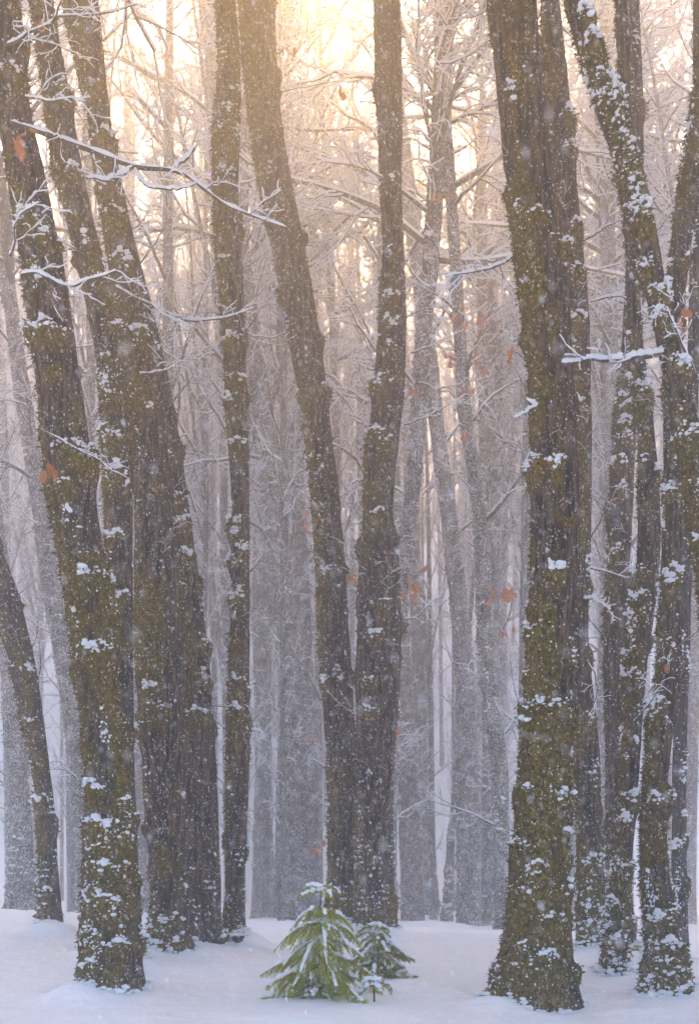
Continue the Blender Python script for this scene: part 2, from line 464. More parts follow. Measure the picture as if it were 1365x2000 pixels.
 dict(id='T24', d=42.0, yb=1792, moss=0.2, rows=[(600,770,795),(1200,800,830),(1500,812,845),(1792,818,860)], caps=[], label='faint trunk, second to the right of the central trunk, left of the snowy stem'),
 dict(id='T25', d=36.0, yb=1790, moss=0.2, rows=[(1000,930,940),(1300,905,917),(1500,885,899),(1600,876,892),(1700,867,884),(1790,862,886)], caps=[(876,1700,10),(872,1740,10),(882,1640,9),(874,1770,14),(888,1590,8),(870,1785,16)],
      label='thin crooked stem white with snow, rising from a mossy mound in the haze'),
 dict(id='T27', d=15.4, yb=1850, moss=0.4, rows=[(0,1210,1252),(200,1212,1260),(400,1219,1262),(500,1222,1256),(750,1206,1250),(1000,1184,1238),(1300,1174,1220),(1500,1180,1226),(1850,1180,1240)],
      caps=[(1225,190,22),(1205,960,16),(1220,800,20),(1218,860,16),(1200,905,14),(1195,1080,14),(1235,655,16),(1215,830,16),(1210,780,14)],
      label='straight mossy trunk right of the thickest pair, passing behind the leaning capped one'),
 dict(id='T28', d=31.0, yb=1815, moss=0.3, rows=[(0,1165,1194),(250,1170,1200),(500,1172,1204),(900,1180,1215),(1815,1150,1195)], caps=[], label='thin upright hazy trunk behind the leaning capped one near the top right'),
]

def rows_at(t, y):
    r = t['rows']
    ys = [a[0] for a in r]
    return np.interp(y, ys, [a[1] for a in r]), np.interp(y, ys, [a[2] for a in r])

for t in TREES:
    t['zb'] = EYE + (HY - t['yb']) * t['d'] / F
    l, r = rows_at(t, t['yb'])
    t['xb'] = ((l + r) / 2 - CX) * t['d'] / F

# ------------------------------------------------------------------ ground
CTRL = [(t['xb'], t['d'], t['zb']) for t in TREES]
for x, y, d in [(300,1975,10.9),(620,1958,11.0),(735,1912,12.6),(735,1966,10.6),(900,1950,11.2),(60,1900,12.2),(860,1885,13.5),(820,1830,18),(800,1806,26),(530,1835,17),(520,1805,23),
                (1240,1870,14),(1150,1885,13),(1340,1840,17),(30,1785,16.5),(180,1830,16.5),(1330,1985,10.6),(60,1985,10.6),(910,1812,25),(560,1806,25)]:
    p = px(x, y, d)
    CTRL.append((p[0], p[1], p[2]))
CTRL = np.array(CTRL)

def ground_z(x, y):
    x = np.asarray(x, float); y = np.asarray(y, float)
    prof = np.where(y < 12, 0.0, np.where(y < 42, -1.3 * sm(16, 42, y), -1.3 + 0.80 * np.maximum(0, y - 44) * sm(40, 70, y)))
    num, den = prof * 0.05, np.full(x.shape, 0.05)
    for cx, cyy, cz in CTRL:
        s = 0.55 + 0.035 * cyy
        w = np.exp(-((x - cx) ** 2 + ((y - cyy) * 0.8) ** 2) / (2 * s * s))
        num = num + w * cz
        den = den + w
    z = num / den
    p = np.stack([x * 0.55, y * 0.55, np.zeros_like(x)], -1)
    z = z + 0.17 * fbm(p * 0.8, 3) + 0.030 * fbm(p * 4.1 + 9, 3) + 0.005 * fbm(p * 17 + 4, 2)
    for t in TREES:
        if t['d'] < 20:
            q = np.hypot(x - t['xb'], y - t['d']) / (0.25 + (t['rows'][-1][2] - t['rows'][-1][1]) / 2 * t['d'] / F)
            z = z + 0.10 * np.exp(-((q - 0.75) / 0.55) ** 2) * np.clip(0.75 + 1.3 * noise(p * 3.7 + t['d']), 0, 2)
    # the hollow melted beside the front left trunk
    hx, hy, _ = px(128, 1915, 11.7)
    z = z - 0.13 * np.exp(-(((x - hx) / 0.16) ** 2 + ((y - hy) / 0.22) ** 2))
    return z

def axis(lo, hi, dense_lo, dense_hi, step, grow):
    a = list(np.arange(dense_lo, dense_hi, step))
    s, v = step, a[-1]
    while v < hi:
        s *= grow; v += s; a.append(v)
    s, v, b = step, a[0], []
    while v > lo:
        s *= grow; v -= s; b.append(v)
    return np.array(b[::-1] + a)

gx = axis(-110, 110, -7.5, 7.5, 0.085, 1.09)
gy = axis(-40, 150, 9.5, 22, 0.09, 1.08)
GX, GY = np.meshgrid(gx, gy)
GZ = ground_z(GX, GY)
idx = np.arange(GX.size).reshape(GX.shape)
quads = np.stack([idx[:-1, :-1], idx[:-1, 1:], idx[1:, 1:], idx[1:, :-1]], -1).reshape(-1, 4)
obj('snow_ground', mesh('snow_ground', np.stack([GX, GY, GZ], -1), [quads], M_GROUND), kind='structure')

# ------------------------------------------------------------------ branching
def grow(P0, D0, L, R0, K, rng, wig, up, tip=0.25):
    """polylines from P0 along D0, bending; returns points (n,K,3), radii (n,K)"""
    n = len(P0)
    P = np.empty((n, K, 3)); P[:, 0] = P0
    d = norm(D0)
    for k in range(1, K):
        d = norm(d + rng.normal(scale=wig, size=(n, 3)) + np.array([0, 0, up]))
        P[:, k] = P[:, k - 1] + d * (L / (K - 1))[:, None]
    R = R0[:, None] * np.linspace(1, tip, K)[None]
    return P, R

def sprout(P, R, m, rng, t0=0.15, ang=0.9):
    """m side shoots per polyline: start points, directions, parent radius, t"""
    n, K, _ = P.shape
    t = t0 + (1 - t0) * (np.arange(m)[None] + rng.uniform(0, 1, (n, m))) / m
    f = t * (K - 1)
    i = np.minimum(f.astype(int), K - 2)
    u = (f - i)[..., None]
    rows = np.arange(n)[:, None]
    S = P[rows, i] * (1 - u) + P[rows, i + 1] * u
    T = norm(P[rows, i + 1] - P[rows, i])
    q = rng.normal(size=(n, m, 3))
    q = norm(q - T * (q * T).sum(-1, keepdims=True))
    D = norm(T + q * ang * rng.uniform(0.7, 1.5, (n, m, 1)))
    r = R[rows, i] * (1 - u[..., 0]) + R[rows, i + 1] * u[..., 0]
    return S.reshape(-1, 3), D.reshape(-1, 3), r.ravel(), t.ravel()

def lay_snow(g, P, R, rng, S=3, k=1.0, base=0.007):
    """snow lying along the upper side of limbs, thin where they are steep"""
    T = np.empty_like(P)
    T[:, :-1] = P[:, 1:] - P[:, :-1]
    T[:, -1] = T[:, -2]
    T = norm(T)
    flat = np.sqrt(np.clip(1 - T[..., 2] ** 2, 0, 1))
    f = sm(0.22, 0.75, flat) * rng.uniform(0.55, 1.25, flat.shape)
    r = (base + 0.75 * np.minimum(R, 0.03)) * f * k + 0.0004
    Q = P.copy()
    Q[..., 2] += R * 0.75 + r * 0.55
    g.tube(Q, r, S)

def crown(rng, axis_fn, rad_fn, z0, z1, n1, m2, m3, len1, wood, snow, kk=1.0, k1=8, thick=1.0):
    z = z0 + (z1 - z0) * (np.arange(n1) + rng.uniform(0, 1, n1)) / n1
    P0 = axis_fn(z)
    a = rng.uniform(0, 2 * math.pi, n1)
    rel = (z - z0) / max(z1 - z0, 1e-3)
    el = 0.15 + rng.uniform(0, 0.75, n1) + 0.25 * rel
    D0 = np.stack([np.cos(a) * np.cos(el), np.sin(a) * np.cos(el), np.sin(el)], -1)
    L = len1 * rng.uniform(0.55, 1.15, n1) * (1 - 0.45 * rel)
    R0 = np.minimum(rad_fn(z) * 0.55, (0.012 + 0.013 * L) * thick)
    P, R = grow(P0, D0, L, R0, k1, rng, 0.16, 0.03)
    wood.tube(P, R, 5); lay_snow(snow, P, R, rng, 4, kk)
    S2, D2, r2, t2 = sprout(P, R, m2, rng, 0.18, 0.9)
    D2[:, 2] *= 0.75
    L2 = np.repeat(L, m2) * rng.uniform(0.22, 0.5, len(S2)) * (1.15 - 0.6 * t2)
    P2, R2 = grow(S2, D2, L2, np.minimum(r2 * 0.65, 0.022 * thick), 6, rng, 0.22, 0.03)
    wood.tube(P2, R2, 3); lay_snow(snow, P2, R2, rng, 3, kk)
    if m3:
        S3, D3, r3, t3 = sprout(P2, R2, m3, rng, 0.15, 1.0)
        L3 = np.repeat(L2, m3) * rng.uniform(0.3, 0.75, len(S3))
        P3, R3 = grow(S3, D3, L3, np.maximum(np.minimum(r3 * 0.6, 0.008 * thick), 0.004), 4, rng, 0.28, 0.04, 0.4)
        wood.tube(P3, R3, 3); lay_snow(snow, P3, R3, rng, 3, kk)

def canopy_variant(k):
    rng = np.random.default_rng(700 + k)
    H = 10.0
    zf = np.linspace(-0.3, H, 30)
    xf = 0.5 * fbm(np.stack([zf * 0.2 + k * 9, zf * 0, zf * 0], -1), 2); yf = 0.5 * fbm(np.stack([zf * 0.2 + k * 9, zf * 0 + 5, zf * 0], -1), 2)
    xf -= xf[1]; yf -= yf[1]
    rf = 0.15 * (1 - 0.9 * np.clip(zf / H, 0, 1)) + 0.01
    AX = lambda z: np.stack([np.interp(z, zf, xf), np.interp(z, zf, yf), z], -1)
    RF = lambda z: np.interp(z, zf, rf)
    wood, snow = Geo(), Geo()
    wood.tube(AX(zf)[None], rf[None], 12)
    crown(rng, AX, RF, 0.5, H, 40, 9, 6, 5.0, wood, snow, 2.0, thick=0.9)
    return wood.mesh('added_canopy_limbs', M_TWIG), snow.mesh('added_canopy_snow', M_SNOW)
CANOPY = [canopy_variant(k) for k in range(2)]

# ------------------------------------------------------------------ a tree traced from the photograph
def make_tree(t, i):
    rng = np.random.default_rng(100 + i)
    d, zb = t['d'], t['zb']
    near = d < 13.7
    mid = d < 18.2
    rows = sorted(t['rows'])
    zz = np.array([EYE + (HY - r[0]) * d / F for r in rows])[::-1]
    xx = np.array([((r[1] + r[2]) / 2 - CX) * d / F for r in rows])[::-1]
    rr = np.array([(r[2] - r[1]) / 2 * d / F for r in rows])[::-1]
    ztop = max(zz[-1] + 5.5, 19.0 + rng.uniform(0, 4))
    if mid: ztop = EYE + HY * d / F + 2.2
    slope = (xx[-1] - xx[-3]) / (zz[-1] - zz[-3]) if len(zz) > 3 else (xx[-1] - xx[-2]) / (zz[-1] - zz[-2])
    slope = float(np.clip(slope, -0.3, 0.3))
    ze = np.linspace(zz[-1], ztop, 5)[1:]
    xe = xx[-1] + slope * (ze - zz[-1]) * np.linspace(1, 0.55, 4)
    re = rr[-1] * np.linspace(0.9, 0.12, 4)
    if mid: re = np.linspace(rr[-1], 0.15, 5)[1:]
    zz = np.concatenate([zz, ze]); xx = np.concatenate([xx, xe]); rr = np.concatenate([rr, re])
    zf = np.linspace(zb - 0.45, ztop, 900)
    def smooth(v, s):
        k = np.exp(-0.5 * (np.arange(-30, 31) / s) ** 2); k /= k.sum()
        return np.convolve(np.pad(v, 30, mode='reflect', reflect_type='odd'), k, 'valid')
    ss = 0.22 / (zf[1] - zf[0])
    xf = smooth(np.interp(zf, zz, xx), min(ss, 14)) - t['xb']
    rf = np.maximum(smooth(np.interp(zf, zz, rr), min(ss, 10)), 0.02)
    ph = rng.uniform(0, 50)
    yf = 0.10 * fbm(np.stack([zf * 0.25 + ph, zf * 0, zf * 0], -1), 2)
    yf -= yf[0]
    zf = zf - zb                                            # local heights, foot at 0
    AX = lambda z: np.stack([np.interp(z, zf, xf), np.interp(z, zf, yf), z], -1)
    RF = lambda z: np.interp(z, zf, rf)
    root = thing('tree', t['label'], 'tree', (t['xb'], d, zb))
    # --- trunk surface
    zvis = (EYE + HY * d / F) - zb + 0.8                     # top of the picture here
    step = 0.05 if near else (0.085 if mid else 0.16)
    S = 66 if near else (40 if mid else 24)
    zr = np.concatenate([np.arange(-0.45, min(zvis, zf[-1]), step), np.arange(min(zvis, zf[-1]), zf[-1], 0.4)])
    th = np.arange(S) * 2 * math.pi / S
    Z, TH = np.meshgrid(zr, th, indexing='ij')
    R = RF(Z)
    off = i * 7.31
    c, s = np.cos(TH), np.sin(TH)
    def NP(fr, fz, o=0.0):
        return np.stack([c * R * fr + off + o, s * R * fr + o, Z * fz + off], -1)
    R0 = R
    disp = R * 0.07 * fbm(NP(2.2, 1.1), 3)
    # ridged bark
    rid = 1 - np.abs(noise(np.stack([c * 6.5 * (0.7 + R * 1.6), s * 6.5 * (0.7 + R * 1.6), Z * 1.6 + off], -1)))
    rid2 = fbm(NP(24, 5), 2)
    disp = disp + (0.014 + 0.035 * R) * (rid - 0.6) + 0.006 * rid2
    # moss in broad patches, more on the left (windward) side and at the foot
    mo = fbm(NP(3.0, 0.75, 3.3), 3) * 1.5 + (t['moss'] - 0.56) * 1.9 - 0.42 * c + 0.45 * np.exp(-np.maximum(Z, 0) / 0.6)
    mo = sm(0.05, 0.5, mo + 0.35 * fbm(NP(11, 8, 1.0), 2))
    if t.get('smooth'):
        mo = mo * 0.2
        disp = disp * 0.4
    # ledges: moss cushions that carry the snow caps
    led = []
    for (x, y, hw) in t['caps']:
        z = (EYE + (HY - y) * d / F) - zb
        l, r = rows_at(t, y)
        u = np.clip((x - (l + r) / 2) / ((r - l) / 2), -0.93, 0.93)
        tht = -math.acos(u)
        wang = float(np.clip(hw / ((r - l) / 2) / max(0.35, math.sqrt(1 - u * u)), 0.22, 1.25))
        led.append((z, tht, wang, rng.uniform(0.14, 0.34), rng.uniform(0.10, 0.2) * RF(z) + 0.012, True))
    zmax = min(zvis, zf[-1] * 0.9)
    for _ in range(int((34 if near else 28 if mid else 26) * (0.5 + t['moss']))):
        z = rng.uniform(0.1, zmax) if rng.uniform() < 0.7 else rng.uniform(0.05, 1.6)
        led.append((z, rng.uniform(-math.pi, math.pi), rng.uniform(0.18, 0.6), rng.uniform(0.08, 0.28), rng.uniform(0.05, 0.15) * RF(z) + 0.008, rng.uniform() < 0.7))
    bump = np.zeros_like(Z)
    for (z, ta, w, h, a, _) in led:
        dt = (TH - ta + math.pi) % (2 * math.pi) - math.pi
        ang = np.exp(-(dt / w) ** 2 * 1.2)
        zl = z + 0.03 * np.sin(dt * 7 + z)
        dz = Z - zl
        prof = np.where(dz > 0, np.exp(-(np.maximum(dz, 0) / 0.035) ** 2), np.exp(-(np.minimum(dz, 0) / h) ** 2))
        b = ang * prof
        bump = np.maximum(bump, b * a / 0.06)
        mo = np.maximum(mo, sm(0.2, 0.6, b))
    disp = disp + bump * 0.09 + mo * (0.022 + 0.022 * fbm(NP(13, 11, 7.7), 2))
    # buttresses at the foot
    fl = np.exp(-np.maximum(Z + 0.1, 0) / 0.45)
    disp = disp + fl * R * 0.20 * (0.5 + np.cos(TH * 4 + i) * 0.5 + fbm(NP(3, 0.5), 2))
    if t.get('feet'):
        for (ta, aw, amp, hh) in t['feet']:
            dt = (TH - ta + math.pi) % (2 * math.pi) - math.pi
            disp = disp + amp * np.exp(-(dt / aw) ** 2) * np.exp(-np.maximum(Z + 0.05, 0) / hh)
    ax = AX(zr)
    X = ax[:, 0, None] + (R + disp - 0.028) * c
    Y = ax[:, 1, None] + (R + disp - 0.028) * s
    V = np.stack([X, Y, Z], -1)
    nr = len(zr)
    idx = np.arange(nr * S).reshape(nr, S)
    Q = np.stack([idx[:-1], np.roll(idx[:-1], -1, 1), np.roll(idx[1:], -1, 1), idx[1:]], -1).reshape(-1, 4)
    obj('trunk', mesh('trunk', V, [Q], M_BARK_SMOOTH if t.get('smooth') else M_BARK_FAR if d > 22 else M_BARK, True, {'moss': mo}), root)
    SURF = lambda k, j: V[k, j]
    # --- moss tufts
    vis = zr < zvis
    nt = int((12000 if near else 4500 if mid else 1500) * (0.4 + t['moss']))
    if not t.get('smooth'):
        pr = (mo ** 1.5 * R0 * vis[:, None]).ravel()
        pick = rng.choice(nr * S, nt, p=pr / pr.sum())
        k, j = pick // S, pick % S
        base = V[k, j] + rng.normal(scale=0.012, size=(nt, 3))
        out = np.stack([np.cos(th[j]), np.sin(th[j]), np.zeros(nt)], -1)
        dirn = norm(out * 0.9 + rng.normal(scale=0.55, size=(nt, 3)) + np.array([0, 0, -0.25]))
        ln = rng.uniform(0.016, 0.055, nt) * (1.0 if near else 1.25)
        side = norm(np.cross(dirn, rng.normal(size=(nt, 3)))) * (ln * rng.uniform(0.16, 0.34, nt))[:, None]
        base = base - out * 0.012
        TV = np.stack([base - side, base + side, base + dirn * ln[:, None]], 1).reshape(-1, 3)
        obj('moss', mesh('moss', TV, [np.arange(nt * 3).reshape(-1, 3)], M_MOSS, False), root, 'stuff')
    # --- snow: caps on the ledges, dusting elsewhere
    dust = Geo()
    for q, (z, ta, w, h, a, snowy) in enumerate(led):
        if not snowy: continue
        own = q < len(t['caps'])
        n = int((24 + 62 * w) if own else (6 + 26 * w))
        dt = np.clip(rng.normal(scale=w * 0.55, size=n), -w, w)
        tt = ta + dt
        zl = z + 0.03 * np.sin(dt * 7 + z)
        j = np.round((tt % (2 * math.pi)) / (2 * math.pi) * S).astype(int) % S
        sc = (d / 13.0) ** 0.5 * rng.uniform(0.65, 1.25)
        bx, by = np.interp(zl, zf, xf), np.interp(zl, zf, yf)
        kk = np.clip(np.searchsorted(zr, zl - 0.015), 0, nr - 1)
        r = np.hypot(V[kk, j, 0] - bx, V[kk, j, 1] - by)
        size = (0.009 + 0.027 * rng.uniform(0, 1, n) ** 2.0) * sc * (1 - 0.4 * np.abs(dt) / max(w, 0.2))
        r = r - rng.uniform(-0.010, 0.05, n)
        C = np.stack([bx + r * np.cos(tt), by + r * np.sin(tt), zl + 0.010 + size * rng.uniform(0.1, 0.9, n) - 0.09 * rng.uniform(0, 1, n) ** 4 + np.abs(fbm(np.stack([dt * 9 + q, dt * 0 + i, dt * 0], -1), 2)) * rng.uniform(-0.4, 1.0, n) * 0.10], -1)
        Sc = np.stack([size * rng.uniform(0.9, 1.7, n), size * rng.uniform(0.8, 1.3, n), size * rng.uniform(0.5, 1.0, n)], -1)
        if own and d < 22:
            g = Geo()
            blobs(g, C, Sc, ICO[0], rng, 0.35)
            obj('snow_cap', g.mesh('snow_cap', M_SNOW), root, 'stuff')
        else:
            blobs(dust, C, Sc, ICO[0] if near else OCT, rng, 0.3)
    for q in range(int((16 if near else 12 if mid else 8))):
        z0 = rng.uniform(0.1, zmax) if q % 3 else rng.uniform(0.05, 1.2)
        t0 = rng.normal(math.pi, 1.0) if rng.uniform() < 0.6 else rng.uniform(-math.pi, 0)
        n = int(rng.integers(14, 46))
        tt = t0 + rng.normal(scale=0.12 if near else 0.22, size=n); zq = z0 + rng.normal(scale=0.09, size=n) + 0.15 * rng.uniform(-1, 1) * (tt - t0)
        kk = np.clip(np.searchsorted(zr, zq), 0, nr - 1)
        jj = np.round((tt % (2 * math.pi)) / (2 * math.pi) * S).astype(int) % S
        size = (0.005 + 0.016 * rng.uniform(0, 1, n) ** 2.5) * (d / 12) ** 0.5
        blobs(dust, V[kk, jj] + rng.normal(scale=0.01, size=(n, 3)), np.stack([size * rng.uniform(0.6, 1.6, n), size * rng.uniform(0.6, 1.4, n), size * rng.uniform(0.6, 2.0, n)], -1), ICO[0] if near else OCT, rng, 0.5, True)
    if d < 20:                                               # ragged snow where the foot meets the ground
        n = 170
        j = rng.integers(0, S, n)
        k0 = int(np.clip(np.searchsorted(zr, 0.03), 0, nr - 1))
        C = V[k0, j] * np.array([1.0, 1.0, 0]) + np.stack([np.cos(th[j]), np.sin(th[j]), 0 * j], -1) * rng.normal(0.015, 0.03, (n, 1))
        C[:, 2] = ground_z(C[:, 0] + t['xb'], C[:, 1] + d) - zb + np.abs(rng.normal(scale=0.035, size=n)) * (rng.uniform(size=n) < 0.5)
        size = rng.uniform(0.012, 0.045, n)
        blobs(dust, C, np.stack([size * 1.3, size * 1.3, size * 0.7], -1), ICO[0], rng, 0.3)
    nd = 1100 if near else 700 if mid else 350
    pr = (sm(-0.1, 0.6, fbm(NP(4, 4, 9.1), 2) + 0.45 * np.exp(-np.maximum(Z, 0) / 0.7) + 0.3 * mo - 0.1) * R0 * vis[:, None] + 1e-5).ravel()
    pick = rng.choice(nr * S, nd, p=pr / pr.sum())
    k, j = pick // S, pick % S
    C = V[k, j] + rng.normal(scale=0.012, size=(nd, 3))
    size = rng.uniform(0.003, 0.010, nd) * (d / 12) ** 0.6 * np.where(rng.uniform(size=nd) < 0.12, 1.8, 1)
    blobs(dust, C, np.stack([size * 1.2, size, size * 0.9], -1), OCT if near else TET, rng, 0.2)
    obj('snow_dusting', dust.mesh('snow_dusting', M_SNOW), root, 'stuff')
    # --- the crown: limbs and snowy twigs
    wood, snow = Geo(), Geo()
    if mid or t['id'] in ('T6b', 'T16', 'T28', 'T7'):  # dense canopies added to shade the air in front
        top = zf[-1] - 0.35 if mid else zvis * 0.66
        for nm, me in zip(('added_canopy_limbs', 'added_canopy_snow'), CANOPY[i % 2]):
            o = obj(nm, me, root, 'stuff')
            o.location = tuple(AX(np.array([top]))[0])
            o.rotation_euler = (0, 0, i * 1.9)
    if near:
        crown(rng, AX, RF, 3.5, zvis, 4, 3, 2, 0.8, wood, snow, 0.3, thick=0.4)
    elif mid:
        crown(rng, AX, RF, 3.0, zvis * 0.8, 9, 4, 3, 1.3, wood, snow, 0.5, thick=0.5)
    else:
        crown(rng, AX, RF, zvis * 0.4, zf[-1], 11, 6, 4, 3.0, wood, snow, 1.2)
        crown(rng, AX, RF, 2.0, zvis * 0.5, 10, 5, 3, 1.7, wood, snow, 1.2, thick=0.7)
    obj('twigs', wood.mesh('twigs', M_TWIG), root, 'stuff')
    obj('twig_snow', snow.mesh('twig_snow', M_SNOW), root, 'stuff')
    t.update(root=root, AX=AX, RF=RF)
    return root

BY = {}
for i, t in enumerate(TREES):
    BY[t['id']] = t
    make_tree(t, i)

# ------------------------------------------------------------------ single branches that stand out, each on its own tree
def leaf_mesh(seed):
    rng = np.random.default_rng(seed)
    n = 8
    L, pts = 1.0, []
    ys = np.linspace(0, 1, n * 2 + 1)
    env = 0.34 * np.sin(math.pi * np.clip(ys * 0.92 + 0.04, 0, 1)) ** 0.8
    lob = np.where(np.arange(len(ys)) % 2 == 1, 1.25, 0.5) * rng.uniform(0.8, 1.15, len(ys))
    w = env * lob
    w[0] = 0.02; w[-1] = 0.02
    curl = 0.16 * np.sin(ys * 3 + seed)
    mid = np.stack([ys * 0, ys, curl], -1)
    lf = np.stack([-w, ys + 0.05 * (lob > 0.9), curl + 0.35 * w], -1)
    rt = np.stack([w, ys + 0.05 * (lob > 0.9), curl + 0.25 * w], -1)
    V = np.concatenate([lf, mid, rt])
    m = len(ys)
    a = np.arange(m - 1)
    Q = np.concatenate([np.stack([a, a + m, a + m + 1, a + 1], -1), np.stack([a + m, a + 2 * m, a + 2 * m + 1, a + m + 1], -1)])
    # stalk
    V2, Q2 = tubes(np.array([[[0, -0.25, 0.02], [0, -0.1, 0], [0, 0.05, 0]]]), np.array([[0.018, 0.014, 0.01]]), 3, len(V))
    me = mesh('leaf', np.concatenate([V, V2]), [Q, Q2], M_LEAF)
    return me
LEAVES = [leaf_mesh(k) for k in range(4)]

def add_leaf(parent, p, size, rng, hang=True, label=None):
    o = bpy.data.objects.new('leaf', LEAVES[int(rng.integers(4))])
    link(o, parent)
    o.location = tuple(p)
    o.scale = (size * rng.uniform(0.85, 1.3), size, size)
    o.rotation_euler = (math.radians(-90 + rng.uniform(-40, 40)), rng.uniform(-0.6, 0.6), rng.uniform(-1.1, 1.1)) if hang else tuple(rng.uniform(-2, 2, 3))
    if label: o['label'] = label
    return o

def branch(tid, pts, r0, r1, dep=(0.0, 0.0), kids=6, seed=1, snowk=1.0, kid_len=0.35, snow_base=0.014, sub=None):
    """pts: photo pixels along the branch; dep: how far it comes forward of the trunk axis at its two ends"""
    t = BY[tid]
    rng = np.random.default_rng(seed)
    pts = np.array(pts, float)
    s = np.concatenate([[0], np.cumsum(np.hypot(*np.diff(pts, axis=0).T))]); s /= s[-1]
    u = np.linspace(0, 1, 26)
    X, Y = np.interp(u, s, pts[:, 0]), np.interp(u, s, pts[:, 1])
    k = np.array([0.25, 0.5, 0.25])
    for _ in range(2):
        X[1:-1] = np.convolve(X, k, 'valid'); Y[1:-1] = np.convolve(Y, k, 'valid')
    D = t['d'] - np.interp(u, [0, 1], dep)
    P = np.stack([px(a, b, c) for a, b, c in zip(X, Y, D)]) - np.array(t['root'].location)
    P = P + 0.008 * np.stack([noise(np.stack([u * 9 + seed * 3, u * 0 + q, u * 0], -1)) for q in range(3)], -1)
    R = 0.72 * np.interp(u, [0, 1], [r0, r1]) * (1 + 0.18 * noise(np.stack([u * 14, u * 0 + seed, u * 0], -1)))
    wood, snow = Geo(), Geo()
    wood.tube(P[None], R[None], 8)
    fine = np.linspace(0, 1, 60)
    PF = np.stack([np.interp(fine, u, P[:, q]) for q in range(3)], -1)
    RF_ = np.interp(fine, u, R)
    if snowk:
        T = norm(np.gradient(PF, axis=0))
        flat = np.sqrt(np.clip(1 - T[:, 2] ** 2, 0, 1))
        n1 = 0.72 + 0.45 * fbm(np.stack([fine * 26, fine * 0 + seed * 5, fine * 0], -1), 2)
        rs = (snow_base + RF_ * 0.75) * snowk * sm(0.15, 0.7, flat) * np.clip(n1, 0.12, 1.4)
        rs[0] *= 0.3; rs[-1] *= 0.3
        Q = PF.copy(); Q[:, 2] += RF_ * 0.55 + rs * 0.6
        snow.tube(Q[None], rs[None], 8)
        pick = rng.integers(2, 58, 46)
        sz = rs[pick] * rng.uniform(0.5, 1.0, 46)
        blobs(snow, Q[pick] + rng.normal(scale=0.006, size=(46, 3)) + np.array([0, 0, 1.0]) * (rs[pick] * 0.35)[:, None], np.stack([sz, sz, sz * 0.8], -1), ICO[0], rng, 0.3)
    if kids:
        S2, D2, r2, t2 = sprout(P[None], R[None], kids, rng, 0.15, 0.9)
        P2, R2 = grow(S2, D2, kid_len * rng.uniform(0.5, 1.3, kids), np.minimum(r2 * 0.55, 0.012), 8, rng, 0.2, 0.02)
        wood.tube(P2, R2, 4)
        lay_snow(snow, P2, R2, rng, 5, 0.9 * max(snowk, 0.6))
        S3, D3, r3, t3 = sprout(P2, R2, 4, rng, 0.2, 0.9)
        P3, R3 = grow(S3, D3, kid_len * rng.uniform(0.25, 0.7, kids * 4), np.minimum(r3 * 0.6, 0.006), 5, rng, 0.25, 0.02)
        wood.tube(P3, R3, 3)
        lay_snow(snow, P3, R3, rng, 4, 0.8 * max(snowk, 0.6))
    for q, (sp, sr) in enumerate(sub or []):
        sp = np.array(sp, float)
        uu = np.linspace(0, 1, 14)
        ss = np.concatenate([[0], np.cumsum(np.hypot(*np.diff(sp, axis=0).T))]); ss /= ss[-1]
        SX, SY = np.interp(uu, ss, sp[:, 0]), np.interp(uu, ss, sp[:, 1])
        for _ in range(2):
            SX[1:-1] = np.convolve(SX, k, 'valid'); SY[1:-1] = np.convolve(SY, k, 'valid')
        i0 = np.argmin(np.hypot(X - sp[0, 0], Y - sp[0, 1]))
        SP = np.stack([px(a, b, D[i0] - 0.25 * w) for a, b, w in zip(SX, SY, uu)]) - np.array(t['root'].location)
        SP[0] = P[i0]
        SP[1:] += 0.012 * rng.normal(size=(13, 3)) * np.array([1, 0.6, 1])
        SR = 0.72 * np.linspace(sr, sr * 0.5, 14)
        wood.tube(SP[None], SR[None], 6)
        if snowk:
            Q = SP.copy(); rs = (0.015 + SR * 0.8) * rng.uniform(0.7, 1.15, 14) * snowk; rs[0] *= 0.5; rs[-1] *= 0.4
            Q[:, 2] += SR * 0.5 + rs * 0.6
            snow.tube(Q[None], rs[None], 7)
            pk = rng.integers(1, 13, 16); sz = rs[pk] * rng.uniform(0.5, 1.0, 16)
            blobs(snow, Q[pk] + np.array([0, 0, 0.006]), np.stack([sz, sz, sz * 0.8], -1), ICO[1], rng, 0.3)
    b = obj('branch', wood.mesh('branch', M_TWIG), t['root'])
    if not snow.empty():
        obj('snow', snow.mesh('snow', M_SNOW), b)
    return b, P, t

B1, B1P, _ = branch('T1', [(20,240),(60,252),(105,268),(150,282),(200,302),(240,318),(258,330),(300,329),(350,332),(385,352),(420,390),(470,412),(520,430),(562,446)], 0.040, 0.010, (0.2, 0.9), 7, 1, 1.0,
       sub=[([(335,328),(360,312),(384,291)], 0.022), ([(255,328),(235,345),(205,350),(165,345)], 0.024), ([(262,332),(280,362),(320,368),(352,370),(378,356)], 0.018)])
branch('T3', [(225,560),(262,582),(300,598),(340,618),(375,628),(420,624),(450,618),(498,600)], 0.030, 0.008, (0.2, 0.5), 6, 2, 1.0, sub=[([(300,598),(330,620),(378,640)], 0.014)])
branch('T1', [(40,535),(70,528),(100,545),(120,556),(145,560),(165,548),(195,542),(228,530)], 0.016, 0.010, (0.33, 0.9), 5, 3, 1.0)
branch('T1', [(20,500),(30,470),(28,440),(45,415),(75,395)], 0.016, 0.008, (0.3, 0.9), 4, 4, 1.0)
B4, B4P, _ = branch('T1', [(80,838),(110,855),(150,878),(185,892),(215,918),(255,936)], 0.014, 0.006, (0.32, 0.7), 3, 5, 0.5, 0.25)
branch('T10', [(1308,690),(1275,694),(1240,698),(1205,704),(1180,706),(1160,698),(1130,706),(1096,709)], 0.034, 0.012, (0.0, 0.3), 4, 6, 1.25, 0.3, 0.016)
